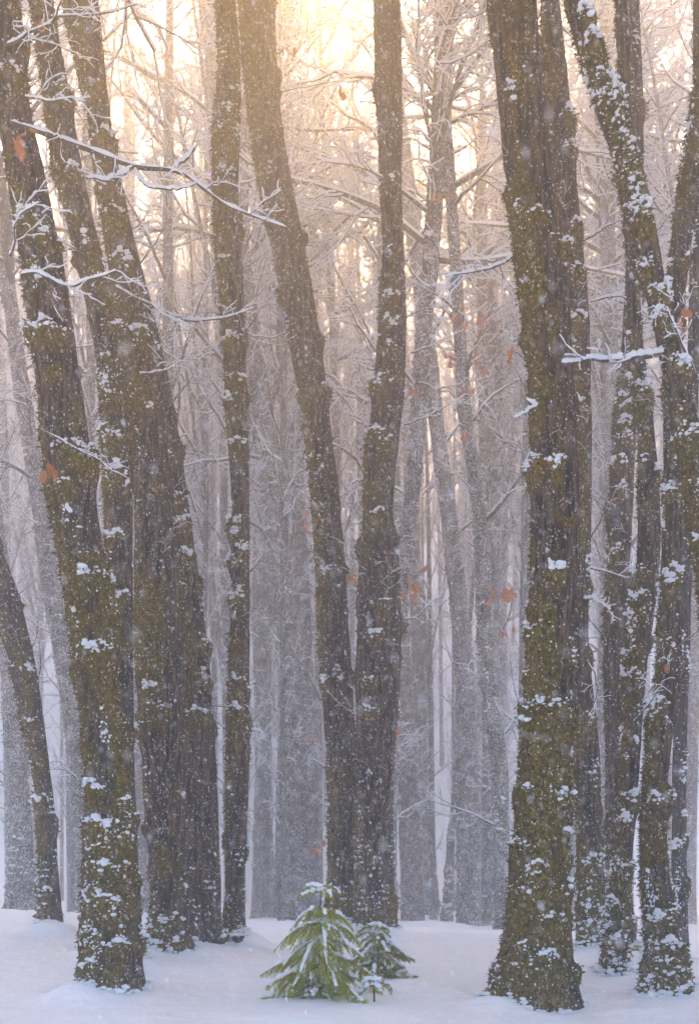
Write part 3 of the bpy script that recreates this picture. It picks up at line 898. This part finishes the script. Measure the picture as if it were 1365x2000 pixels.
branch('T8', [(1000,500),(985,514),(955,524),(915,532),(868,540)], 0.020, 0.006, (0.1, 0.3), 6, 7, 1.0)
branch('T8', [(1030,780),(1048,792),(1024,806),(1006,818)], 0.012, 0.006, (0.3, 0.6), 0, 8, 1.1)
branch('T27', [(1236,840),(1250,700),(1256,600),(1250,480),(1236,380)], 0.022, 0.012, (0.3, 0.9), 6, 9, 0.7, 0.3)
branch('T10', [(1365,745),(1345,705),(1318,640),(1300,600)], 0.022, 0.010, (-0.1, 0.4), 5, 10, 0.9, 0.3)
branch('T9', [(1150,1110),(1180,1115),(1215,1128),(1250,1130),(1288,1146)], 0.014, 0.006, (0.1, 0.4), 5, 11, 0.9, 0.3)
branch('T9', [(1138,1172),(1160,1168),(1178,1182),(1192,1192)], 0.016, 0.008, (0.1, 0.4), 3, 12, 1.1, 0.25)
branch('T9', [(1142,1280),(1160,1310),(1166,1350),(1158,1400)], 0.012, 0.006, (0.2, 0.5), 4, 13, 0.6, 0.25)
branch('T9', [(1152,590),(1185,580),(1215,578),(1240,590),(1268,615)], 0.014, 0.007, (0.1, 0.4), 5, 14, 1.0, 0.3)
branch('T9', [(1140,470),(1165,455),(1190,438),(1216,428)], 0.014, 0.008, (0.1, 0.4), 5, 15, 1.0, 0.3)
branch('T6', [(800,690),(840,676),(870,660),(905,645)], 0.012, 0.005, (0, 0.3), 5, 16, 1.0, 0.4)
branch('T6', [(790,830),(830,815),(870,795),(910,770)], 0.016, 0.006, (0, 0.3), 6, 17, 1.0, 0.5)
branch('T6b', [(850,760),(890,752),(925,742),(955,735)], 0.020, 0.008, (0, 0.3), 6, 18, 1.0, 0.5)
branch('T3', [(270,730),(300,728),(335,718),(370,698)], 0.014, 0.006, (0.2, 0.4), 5, 19, 0.8, 0.4)
branch('T1', [(15,88),(45,70),(80,55),(105,38),(122,0)], 0.022, 0.010, (0.2, 0.8), 5, 20, 0.9, 0.4)
branch('T2', [(100,34),(140,30),(185,28),(230,22),(268,6)], 0.018, 0.008, (0.1, 0.5), 5, 21, 0.9, 0.4)
branch('T2', [(60,75),(100,85),(135,98),(160,108)], 0.014, 0.006, (0.2, 0.5), 4, 22, 0.9, 0.3)
branch('T1', [(50,190),(95,196),(140,192),(168,198)], 0.014, 0.008, (0.25, 0.6), 4, 23, 0.9, 0.3)
branch('T12', [(1235,1410),(1255,1392),(1275,1365),(1290,1340)], 0.012, 0.006, (0.35, 0.6), 5, 24, 0.5, 0.25)
branch('T5', [(560,650),(530,660),(495,655),(460,640)], 0.012, 0.005, (0.1, 0.4), 5, 25, 0.9, 0.5)
branch('T7', [(530,760),(500,740),(470,700),(440,690)], 0.016, 0.006, (0.1, 0.4), 6, 26, 1.0, 0.6)

# ------------------------------------------------------------------ dead oak leaves left on their twigs
rngl = np.random.default_rng(77)
def leaf_at(branch_obj, tree, x, y, spx, dd, n=1, label=None, spread=1.0):
    for k in range(n):
        p = px(x + rngl.normal() * spx * 0.3 * spread * (k > 0), y + rngl.normal() * spx * 0.35 * spread * (k > 0), dd - 0.04 * k) - np.array(tree['root'].location)
        add_leaf(branch_obj, p, spx * dd / F * (1.0 if k == 0 else rngl.uniform(0.6, 0.9)), rngl, True, label)
T1 = BY['T1']
for x, y, s in [(36,264,26),(24,268,30),(48,250,24),(30,282,34),(60,246,20),(42,288,24)]:
    leaf_at(B1, T1, x, y, s, 11.5 - 0.50)
for x, y, s in [(95,902,34),(92,918,32),(103,910,26),(98,926,24)]:
    leaf_at(B4, T1, x, y, s, 11.5 - 0.62)
leaf_at(B1, T1, 86, 38, 22, 11.0)
for x, y, s in [(663,165,30),(573,92,24),(895,612,36),(945,620,32),(985,1148,46),(600,1018,32),(690,1116,30),(812,1140,46),(770,1428,32),(625,1650,32),
                (606,1438,26),(862,384,32),(802,360,30),(806,758,28),(915,758,32),(1338,598,34),(1328,632,24),(1306,1300,26),(726,1094,24),(402,1452,20),(985,1232,24),(1140,1340,22),
                (908,840,30),(880,690,30),(930,700,30),(1000,690,28)]:
    best = None
    for t in TREES:
        if (t['d'] < 17.2 and x < 1000) or t['d'] > 32: continue
        l, r = rows_at(t, y)
        if t['rows'][0][0] > y: continue
        dist = max(0, l - x, x - r) + (t['d'] < 22) * 45
        if best is None or dist < best[0]: best = (dist, t)
    t = best[1]
    l, r = rows_at(t, y)
    xs = float(np.clip(x, l + 3, r - 3))
    inside = l < x < r
    b, P, _ = branch(t['id'], [(xs, y + 14), ((xs + x) / 2, y + 2), (x, y - 8)], 0.010, 0.005, (0.05 if not inside else 0.1, 0.15 if not inside else 0.9 * (r - l) / 2 * t['d'] / F + 0.15), 2, int(x * 7 + y), 0.7, 0.2, 0.006)
    dd = t['d'] - (0.17 if not inside else 0.9 * (r - l) / 2 * t['d'] / F + 0.17)
    leaf_at(b, t, x, y, s * 0.68, dd, 6 if s > 30 else 4, spread=1.5)

# ------------------------------------------------------------------ the forest behind
def far_variant(k):
    rng = np.random.default_rng(900 + k)
    H = 27.0
    zf = np.linspace(-0.5, H, 60)
    ph = rng.uniform(0, 99)
    lean = rng.uniform(-0.07, 0.04)
    xf = lean * zf + 0.35 * fbm(np.stack([zf * 0.13 + ph, zf * 0, zf * 0], -1), 2)
    yf = 0.35 * fbm(np.stack([zf * 0.13, zf * 0 + ph, zf * 0], -1), 2)
    xf -= xf[1]; yf -= yf[1]
    rf = (0.26 + 0.05 * rng.normal()) * (1 - 0.86 * np.clip(zf / H, 0, 1)) * (1 + 0.35 * np.exp(-np.maximum(zf, 0) / 0.5)) + 0.01
    AX = lambda z: np.stack([np.interp(z, zf, xf), np.interp(z, zf, yf), z], -1)
    RF = lambda z: np.interp(z, zf, rf)
    tr = Geo()
    tr.tube(AX(zf)[None], rf[None], 14)
    wood, snow = Geo(), Geo()
    # one or two big forks
    nf = [1, 2, 0, 2, 1, 2][k]
    for q in range(nf):
        z0 = rng.uniform(5, 11)
        a = rng.uniform(0, 6.28)
        P, R = grow(AX(np.array([z0])), np.array([[math.cos(a) * 0.42, math.sin(a) * 0.42, 1]]), np.array([10.0]), np.array([RF(z0) * 0.7]), 12, rng, 0.06, 0.03, 0.15)
        tr.tube(P, R, 10)
        ax2 = lambda z, P=P: np.stack([np.interp(z, P[0, :, 2], P[0, :, q2]) for q2 in range(3)], -1)
        crown(rng, ax2, lambda z, P=P, R=R: np.interp(z, P[0, :, 2], R[0]), P[0, 2, 2], P[0, -1, 2], 9, 6, 5, 2.4, wood, snow, 1.25)
    crown(rng, AX, RF, 8.0, H, 28, 8, 5, 4.2, wood, snow, 1.35, thick=1.1)
    crown(rng, AX, RF, 1.5, 9.0, 13, 6, 5, 2.6, wood, snow, 1.25, thick=0.8)
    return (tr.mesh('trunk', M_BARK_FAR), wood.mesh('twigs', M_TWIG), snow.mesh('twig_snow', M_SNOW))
VAR = [far_variant(k) for k in range(4)]

def far_proto(k):
    r = thing('tree', '', 'tree', (0, 0, 0))
    for nm, me in zip(('trunk', 'twigs', 'twig_snow'), VAR[k]):
        o = obj(nm, me, r)
        if nm != 'trunk': o['kind'] = 'stuff'
    return r

def copy_tree(src, loc, rz, sc, label, group):
    r = src.copy(); COL.objects.link(r)
    r.location = loc; r.rotation_euler = (0, 0, rz); r.scale = sc
    r['label'] = label; r['group'] = group
    for ch in src.children:
        c = ch.copy(); COL.objects.link(c); c.parent = r
    return r

rf_ = np.random.default_rng(5)
spots = []
mains = [(t['xb'], t['d']) for t in TREES]
def try_spot(x, y, gap):
    for (a, b) in spots:
        if (a - x) ** 2 + (b - y) ** 2 < gap * gap: return False
    for (a, b) in mains:
        if (a - x) ** 2 + (b - y) ** 2 < 1.6 ** 2: return False
    spots.append((x, y))
    return True
guard = 0
while len(spots) < 66 and guard < 6000:                      # the belt that closes the view
    guard += 1
    y = rf_.uniform(29, 50); x = rf_.uniform(-0.38, 0.38) * y
    try_spot(x, y, 1.7)
for k in range(200):
    if len(spots) >= 78: break
    y = rf_.uniform(33, 50); x = rf_.uniform(-0.22, 0.2) * y
    try_spot(x, y, 1.5)
guard = 0
while len(spots) < 225 and guard < 20000:                     # fading into the snowfall
    guard += 1
    y = rf_.uniform(50, 88); x = rf_.uniform(-0.42, 0.42) * y
    try_spot(x, y, 2.3)
n_view = len(spots)
side = []
for k in range(400):                                          # the same wood goes on beside the view
    if len(side) >= 24: break
    y = rf_.uniform(7, 27); s = 1 if k % 2 else -1
    x = s * (0.36 * y + rf_.uniform(1.0, 6.0))
    if try_spot(x, y, 2.2): side.append((x, y))

for k in range(3000):                                         # and unseen behind the camera, put in to shade the near air
    if len(side) >= 24 + 46: break
    y = rf_.uniform(-22, 9); x = rf_.uniform(-15, 15)
    if (y > 0 and abs(x) < 0.45 * y + 1.4) or x * x + y * y < 4: continue
    if try_spot(x, y, 1.9): side.append((x, y))
anchors = [('T14', 'the left edge trunk'), ('T1', 'the front left trunk'), ('T3', 'the broad left trunk'), ('T4', 'the slim upright trunk'),
           ('T5', 'the tall left-leaning trunk'), ('T6', 'the upright central trunk'), ('T8', 'the thickest trunk'), ('T12', 'the swollen-footed trunk')]
def gap_label(x, y):
    p = CX + x / y * F
    ax = [sum(rows_at(BY[a], 1250)) / 2 for a, _ in anchors]
    j = int(np.searchsorted(ax, p))
    return j
bygap = {}
for q in range(n_view):
    x, y = spots[q]
    if y < 50 and abs(CX + x / y * F - CX) < 700:
        bygap.setdefault(gap_label(x, y), []).append((CX + x / y * F, q))
near_label = {}
ORD = ['first', 'second', 'third', 'fourth', 'fifth', 'sixth', 'seventh', 'eighth', 'ninth', 'tenth', 'eleventh', 'twelfth', 'thirteenth', 'fourteenth', 'fifteenth', 'sixteenth', 'seventeenth', 'eighteenth', 'nineteenth', 'twentieth']
for j, lst in bygap.items():
    lst.sort()
    for n, (_, q) in enumerate(lst):
        w = ORD[min(n, len(ORD) - 1)]
        if j == 0: s = f'pale misty background tree, {w} from the left edge, outside {anchors[0][1]}'
        elif j == len(anchors): s = f'pale misty background tree, {w} one right of {anchors[-1][1]}'
        else: s = f'pale misty background tree, {w} one right of {anchors[j - 1][1]}'
        near_label[q] = s
TOP = max(t['zb'] + 24 for t in TREES)
protos = [far_proto(k) for k in range(4)]
used = set()
for q, (x, y) in enumerate(spots):
    k = int(rf_.integers(4))
    sc = rf_.uniform(0.95, 1.22)
    if 20 < y < 50: sc *= 1.2
    w = sc * rf_.uniform(0.28, 0.62)
    loc = (x, y, float(ground_z(np.array([x]), np.array([y]))[0]) - 0.05)
    TOP = max(TOP, loc[2] + 28.5 * sc)
    if q < n_view:
        lab = near_label.get(q, 'slender tree fading into the falling snow, far behind the other trunks')
        grp = 'misty trees of the forest behind'
    else:
        lab, grp = 'unseen bare snowy tree standing in the wood around the clearing', 'trees beside the view'
    rz = rf_.uniform(-0.6, 0.6) + (math.pi if rf_.uniform() < 0.25 else 0)
    if k not in used:
        used.add(k)
        r = protos[k]
        r.location = loc; r.rotation_euler = (0, 0, rz); r.scale = (w, w, sc); r['label'] = lab; r['group'] = grp
    else:
        r = copy_tree(protos[k], loc, rz, (w, w, sc), lab, grp)
    if q < n_view and y < 48 and q % 13 == 3:
        for nm, me in zip(('added_canopy_limbs', 'added_canopy_snow'), CANOPY[q % 2]):
            o = obj(nm, me, r, 'stuff')
            o.location = (0.0, 0.0, 0.60 * (EYE + 0.749 * y) / sc)
            o.rotation_euler = (0, 0, q * 2.1)
            o.scale = (1.1 / w, 1.1 / w, 1.2 / sc)
    if q >= n_view and 3 < y < 22:  # extra unseen canopies, added to darken the edges and corners of the view
        for nm, me in zip(('added_canopy_limbs', 'added_canopy_snow'), CANOPY[q % 2]):
            o = obj(nm, me, r, 'stuff')
            o.location = (0.1, 0.0, max(8.0, EYE + 0.76 * (y + 5) + 2.0 - loc[2]) / sc)
            o.scale = (1.25 / w, 1.25 / w, 1.1 / sc)

# ------------------------------------------------------------------ young firs
def needles(g, P, R, rng, step=0.0055, ln=0.024, wd=0.0024, per=3):
    """needles all round the twigs P"""
    seg = P[:, 1:] - P[:, :-1]
    L = np.linalg.norm(seg, axis=-1)
    tot = L.sum(1)
    for a in range(len(P)):
        n = max(3, int(tot[a] / step))
        u = (np.arange(n) + rng.uniform(0, 1, n)) / n
        cs = np.concatenate([[0], np.cumsum(L[a])]) / tot[a]
        B = np.stack([np.interp(u, cs, P[a, :, q]) for q in range(3)], -1)
        T = np.stack([np.interp(u, cs, np.concatenate([seg[a, :, q], seg[a, -1:, q]])) for q in range(3)], -1)
        T = norm(T)
        B = np.repeat(B, per, 0); T = np.repeat(T, per, 0)
        m = len(B)
        sd = norm(np.cross(T, np.array([0, 0, 1.0])))
        up = np.cross(sd, T)
        ang = rng.choice([0.25, math.pi - 0.25, math.pi / 2], m) + rng.normal(scale=0.35, size=m)
        q = sd * np.cos(ang)[:, None] + up * np.sin(ang)[:, None]
        Dn = norm(T * rng.uniform(0.45, 0.9, (m, 1)) + q)
        l = ln * rng.uniform(0.7, 1.15, m)[:, None] * np.repeat(np.clip(1.15 - 0.5 * u, 0.6, 1.1), per)[:, None]
        W = norm(np.cross(Dn, rng.normal(size=(m, 3)))) * wd
        V = np.stack([B - W, B + W, B + Dn * l + W * 0.3], 1).reshape(-1, 3)
        g.tris(V, np.arange(m * 3).reshape(-1, 3))

def fir(label, x, yb, d, h_px, whorls, seed, nm, lean=(0, 0), snowk=1.0, dense=1.0, ln=0.028, leader=True):
    rng = np.random.default_rng(seed)
    foot = px(x, yb, d)
    root = thing('young_fir', label, 'fir', tuple(foot), 'young firs in the clearing')
    H = h_px * d / F
    u = np.linspace(0, 1, 14)
    SP = np.stack([lean[0] * H * u ** 1.5, lean[1] * H * u, -0.25 + (H + 0.25) * u], -1)
    SR = np.linspace(0.016, 0.005, 14)
    g = Geo(); g.tube(SP[None], SR[None], 8)
    obj('stem', g.mesh('stem', M_TWIG), root)
    at = lambda t: np.array([np.interp(t * H, SP[:, 2], SP[:, q]) for q in (0, 1)] + [t * H])
    for (t, n, L, e0, droop, a0) in whorls:
        for b in range(n):
            a = a0 + b * 2 * math.pi / n + rng.normal(scale=0.22)
            e = e0 + rng.normal(scale=0.13)
            l = L * rng.uniform(0.68, 1.18)
            K = 12
            P = np.empty((K, 3)); P[0] = at(t + rng.normal(scale=0.008))
            el = e
            for k in range(1, K):
                el = el - droop / K * (1.3 - 0.6 * k / K)
                a += rng.normal(scale=0.03)
                P[k] = P[k - 1] + np.array([math.cos(a) * math.cos(el), math.sin(a) * math.cos(el), math.sin(el)]) * l / (K - 1)
            gz = ground_z(P[:, 0] + foot[0], P[:, 1] + foot[1]) - foot[2]
            P[:, 2] = np.maximum(P[:, 2], gz + 0.012)
            R = np.linspace(0.006, 0.0018, K)
            wood, nd, sn = Geo(), Geo(), Geo()
            wood.tube(P[None], R[None], 5)
            m = int((7 + l * 26) * dense)
            S2 = []
            tt = np.sort(rng.uniform(0.10, 0.97, m))
            f = tt * (K - 1); i = np.minimum(f.astype(int), K - 2); uu = (f - i)[:, None]
            S = P[i] * (1 - uu) + P[i + 1] * uu
            T = norm(P[i + 1] - P[i])
            sd = norm(np.cross(T, np.array([0, 0, 1.0])))
            sg = np.where(np.arange(m) % 2 == 0, 1, -1)[:, None]
            D = norm(T * 0.75 + sd * sg * rng.uniform(0.5, 0.95, (m, 1)) + np.array([0, 0, -0.28]) + rng.normal(scale=0.1, size=(m, 3)))
            l2 = np.clip(l * 0.42 * (1.05 - tt) ** 0.7 * rng.uniform(0.7, 1.2, m), 0.035, 0.30)
            P2, R2 = grow(S, D, l2, np.full(m, 0.003), 6, rng, 0.05, -0.13, 0.4)
            wood.tube(P2, R2, 3)
            gz = ground_z(P2[..., 0] + foot[0], P2[..., 1] + foot[1]) - foot[2]
            P2[..., 2] = np.maximum(P2[..., 2], gz + 0.008)
            needles(nd, P2, R2, rng, 0.0055, ln)
            needles(nd, P[None, 2:], R[None, 2:], rng, 0.005, ln)
            br = obj('branch', wood.mesh('branch', M_TWIG), root)
            obj('needles', nd.mesh('needles', nm, False), br, 'stuff')
            # snow resting along the branch
            uu2 = np.linspace(0.06, 0.96, 34)
            Q = np.stack([np.interp(uu2, np.linspace(0, 1, K), P[:, q]) for q in range(3)], -1)
            T = norm(np.gradient(Q, axis=0)); flat = np.sqrt(np.clip(1 - T[:, 2] ** 2, 0, 1))
            pat = sm(-0.02, 0.3, fbm(np.stack([uu2 * 4 + seed + b * 9.1, uu2 * 0 + t * 31, uu2 * 0], -1), 2) + 0.02 + 0.1 * snowk)
            rs = 0.019 * snowk * flat * pat * rng.uniform(0.6, 1.3, len(Q)) + 0.0006
            Q[:, 2] += 0.008 + rs * 0.5
            sn.tube(Q[None], rs[None], 7)
            pk = rng.integers(1, 33, 26); sz = rs[pk] * rng.uniform(0.5, 1.2, 26)
            blobs(sn, Q[pk] + rng.normal(scale=0.007, size=(26, 3)), np.stack([sz * 1.2, sz, sz * 0.8], -1) + 0.001, ICO[0], rng, 0.3)
            k2 = rng.uniform(size=m) < 0.10 * snowk * snowk
            if k2.any():
                C = (P2[k2, 1] * 0.5 + P2[k2, 2] * 0.5) + np.array([0, 0, 0.008])
                sz = rng.uniform(0.006, 0.013, len(C)) * snowk
                blobs(sn, C, np.stack([sz * 1.4, sz, sz * 0.75], -1), ICO[0], rng, 0.3)
            obj('snow', sn.mesh('snow', M_SNOW), br)
    if leader:
        g = Geo()
        C = at(0.97) + rng.normal(scale=0.016, size=(14, 3))
        sz = rng.uniform(0.012, 0.026, 14)
        blobs(g, C, np.stack([sz, sz, sz * 0.9], -1), ICO[1], rng, 0.3)
        obj('snow_cap', g.mesh('snow_cap', M_SNOW), root)
    return root

fir('larger young fir with drooping yellow-green boughs and snow along their tops', 622, 1956, 11.0, 226,
    [(0.985, 2, 0.30, 0.45, 1.5, 0.1), (0.95, 3, 0.22, 0.25, 1.3, 1.2), (0.80, 5, 0.42, 0.15, 1.2, 0.3), (0.68, 6, 0.55, 0.02, 1.05, 0.8), (0.55, 6, 0.72, -0.12, 0.8, 0.05), (0.42, 7, 0.76, -0.25, 0.6, 0.5),
     (0.30, 7, 0.68, -0.22, 0.5, 0.1), (0.18, 6, 0.52, -0.15, 0.4, 0.4), (0.08, 5, 0.40, 0.0, 0.3, 0.1)], 41, M_NEEDLE, (0.02, 0.0), 0.95, 1.2)
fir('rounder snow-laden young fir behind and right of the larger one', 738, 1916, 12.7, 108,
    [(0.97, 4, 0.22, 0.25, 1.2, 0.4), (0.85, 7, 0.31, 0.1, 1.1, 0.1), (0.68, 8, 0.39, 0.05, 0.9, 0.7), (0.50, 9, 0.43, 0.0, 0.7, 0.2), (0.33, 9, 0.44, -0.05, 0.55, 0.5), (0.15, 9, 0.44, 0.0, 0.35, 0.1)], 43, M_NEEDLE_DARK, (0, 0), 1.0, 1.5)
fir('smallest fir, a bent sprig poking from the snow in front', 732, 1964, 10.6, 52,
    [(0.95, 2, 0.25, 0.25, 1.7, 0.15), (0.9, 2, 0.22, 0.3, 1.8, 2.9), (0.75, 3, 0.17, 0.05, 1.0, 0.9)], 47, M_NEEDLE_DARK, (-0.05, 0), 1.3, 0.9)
fir('small green fir tip poking from the snow between the close right-hand pair', 1243, 1872, 14.2, 26,
    [(0.9, 3, 0.17, 0.2, 1.0, 0.2), (0.5, 3, 0.16, 0.1, 0.8, 1.0)], 53, M_NEEDLE, (0.1, 0), 0.6, 0.9, leader=False)

# ------------------------------------------------------------------ broken stump left of centre
def stump():
    rng = np.random.default_rng(3)
    d = 15.6
    f = px(465, 1849, d)
    root = thing('tree_stump', 'short broken stump capped with snow, right of the dark left trunk', 'stump', tuple(f))
    S, K = 28, 12
    th = np.arange(S) * 2 * math.pi / S
    z = np.linspace(-0.2, 0.15, K)
    Z, TH = np.meshgrid(z, th, indexing='ij')
    R = 0.088 - 0.03 * Z + 0.012 * fbm(np.stack([np.cos(TH) * 3, np.sin(TH) * 3, Z * 2], -1), 3) + 0.008 * np.cos(TH * 9)
    top = np.where(np.arange(K)[:, None] == K - 1, 0.035 * np.cos(TH - 0.5) + 0.02 * np.cos(TH * 3), 0)
    V = np.stack([R * np.cos(TH), R * np.sin(TH), Z + top], -1)
    idx = np.arange(K * S).reshape(K, S)
    Q = np.stack([idx[:-1], np.roll(idx[:-1], -1, 1), np.roll(idx[1:], -1, 1), idx[1:]], -1).reshape(-1, 4)
    V = np.concatenate([V.reshape(-1, 3), [[0, 0, 0.10]]])
    T = np.stack([idx[-1], np.roll(idx[-1], -1), np.full(S, K * S)], -1)
    obj('stump_wood', mesh('stump_wood', V, [Q, T], M_BARK_SMOOTH), root)
    g = Geo()
    C = np.concatenate([np.stack([rng.normal(scale=0.042, size=30), rng.normal(scale=0.042, size=30), 0.15 + rng.uniform(0, 0.02, 30)], -1)])
    sz = rng.uniform(0.022, 0.04, 30)
    blobs(g, C, np.stack([sz * 1.2, sz * 1.2, sz * 0.6], -1), ICO[1], rng, 0.25)
    obj('snow_cap', g.mesh('snow_cap', M_SNOW), root)
stump()

# ------------------------------------------------------------------ falling snow
def falling_snow():
    rng = np.random.default_rng(8)
    g = Geo()
    n = 420000
    P = np.stack([rng.uniform(-8, 8, n), rng.uniform(1.6, 18, n), rng.uniform(-0.2, 15.5, n)], -1)
    u = P[:, 0] / P[:, 1]; v = (P[:, 2] - EYE) / P[:, 1]
    keep = (np.abs(u) < 0.40) & (v > -0.20) & (v < 0.80)
    P = P[keep]
    P = P[P[:, 2] > ground_z(P[:, 0], P[:, 1])]
    m = 330000
    yq = (rng.uniform(16 ** 3, 48 ** 3, m)) ** (1 / 3)
    Q = np.stack([rng.uniform(-0.40, 0.40, m) * yq, yq, EYE + rng.uniform(-0.10, 0.80, m) * yq], -1)
    nq = 70
    yq = rng.uniform(1.5, 4.2, nq)
    big = np.stack([rng.uniform(-0.36, 0.36, nq) * yq, yq, EYE + rng.uniform(-0.16, 0.76, nq) * yq], -1)
    P = np.concatenate([big, P, Q[Q[:, 2] > ground_z(Q[:, 0], Q[:, 1])]])
    near = P[:, 1] < 6
    TRI = (np.array([(1.15, 0, -0.9), (-0.95, 0.4, -0.75), (0.1, -0.3, 1.2)]), np.array([(0, 1, 2)]))
    for sel, base, ax in ((near, ICO[0], 0.8), (~near, TRI, 1.25)):
        C = P[sel]
        m = len(C)
        w = rng.uniform(0.0011, 0.0030, m) * ax * np.where(rng.uniform(size=m) < 0.06, 1.7, 1.0) * np.clip(C[:, 1] / 13, 1.0, 3.2)
        l = w * rng.uniform(1.6, 3.4, m)
        bv, bf = base
        R3 = rot3(m, rng)
        V = np.einsum('nij,nvj->nvi', R3, np.broadcast_to(bv, (m,) + bv.shape))
        V = V * np.stack([w, w, l], -1)[:, None]
        tl = rng.normal(0.28, 0.16, m); tl2 = rng.normal(0, 0.2, m)
        V[..., 0] -= V[..., 2] * tl[:, None]
        V[..., 1] += V[..., 2] * tl2[:, None]
        V += C[:, None]
        g.tris(V.reshape(-1, 3), (bf[None] + (np.arange(m) * len(bv))[:, None, None]).reshape(-1, 3))
    o = obj('falling_snow', g.mesh('falling_snow', M_FLAKE, False), kind='stuff')
    o['label'] = 'snowflakes falling all through the air of the wood'
    o['category'] = 'snow'
falling_snow()

# ------------------------------------------------------------------ haze
def haze():
    lo, hi = (gx[0] - 3, gy[0] - 3, float(GZ.min()) - 1.0), (gx[-1] + 3, gy[-1] + 3, TOP + 1.0)
    V = [(x, y, z) for z in (lo[2], hi[2]) for y in (lo[1], hi[1]) for x in (lo[0], hi[0])]
    Fq = [(0, 2, 3, 1), (4, 5, 7, 6), (0, 1, 5, 4), (2, 6, 7, 3), (0, 4, 6, 2), (1, 3, 7, 5)]
    m = bpy.data.materials.new('haze')
    m.use_nodes = True
    t = m.node_tree
    t.nodes.clear()
    out = t.nodes.new('ShaderNodeOutputMaterial')
    v = t.nodes.new('ShaderNodeVolumePrincipled')
    v.inputs['Color'].default_value = (0.93, 0.94, 0.96, 1)
    v.inputs['Density'].default_value = HAZE_DENSITY
    v.inputs['Anisotropy'].default_value = 0.78
    t.links.new(v.outputs[0], out.inputs['Volume'])
    obj('haze', mesh('haze', V, [np.array(Fq)], m, False), kind='stuff')
haze()
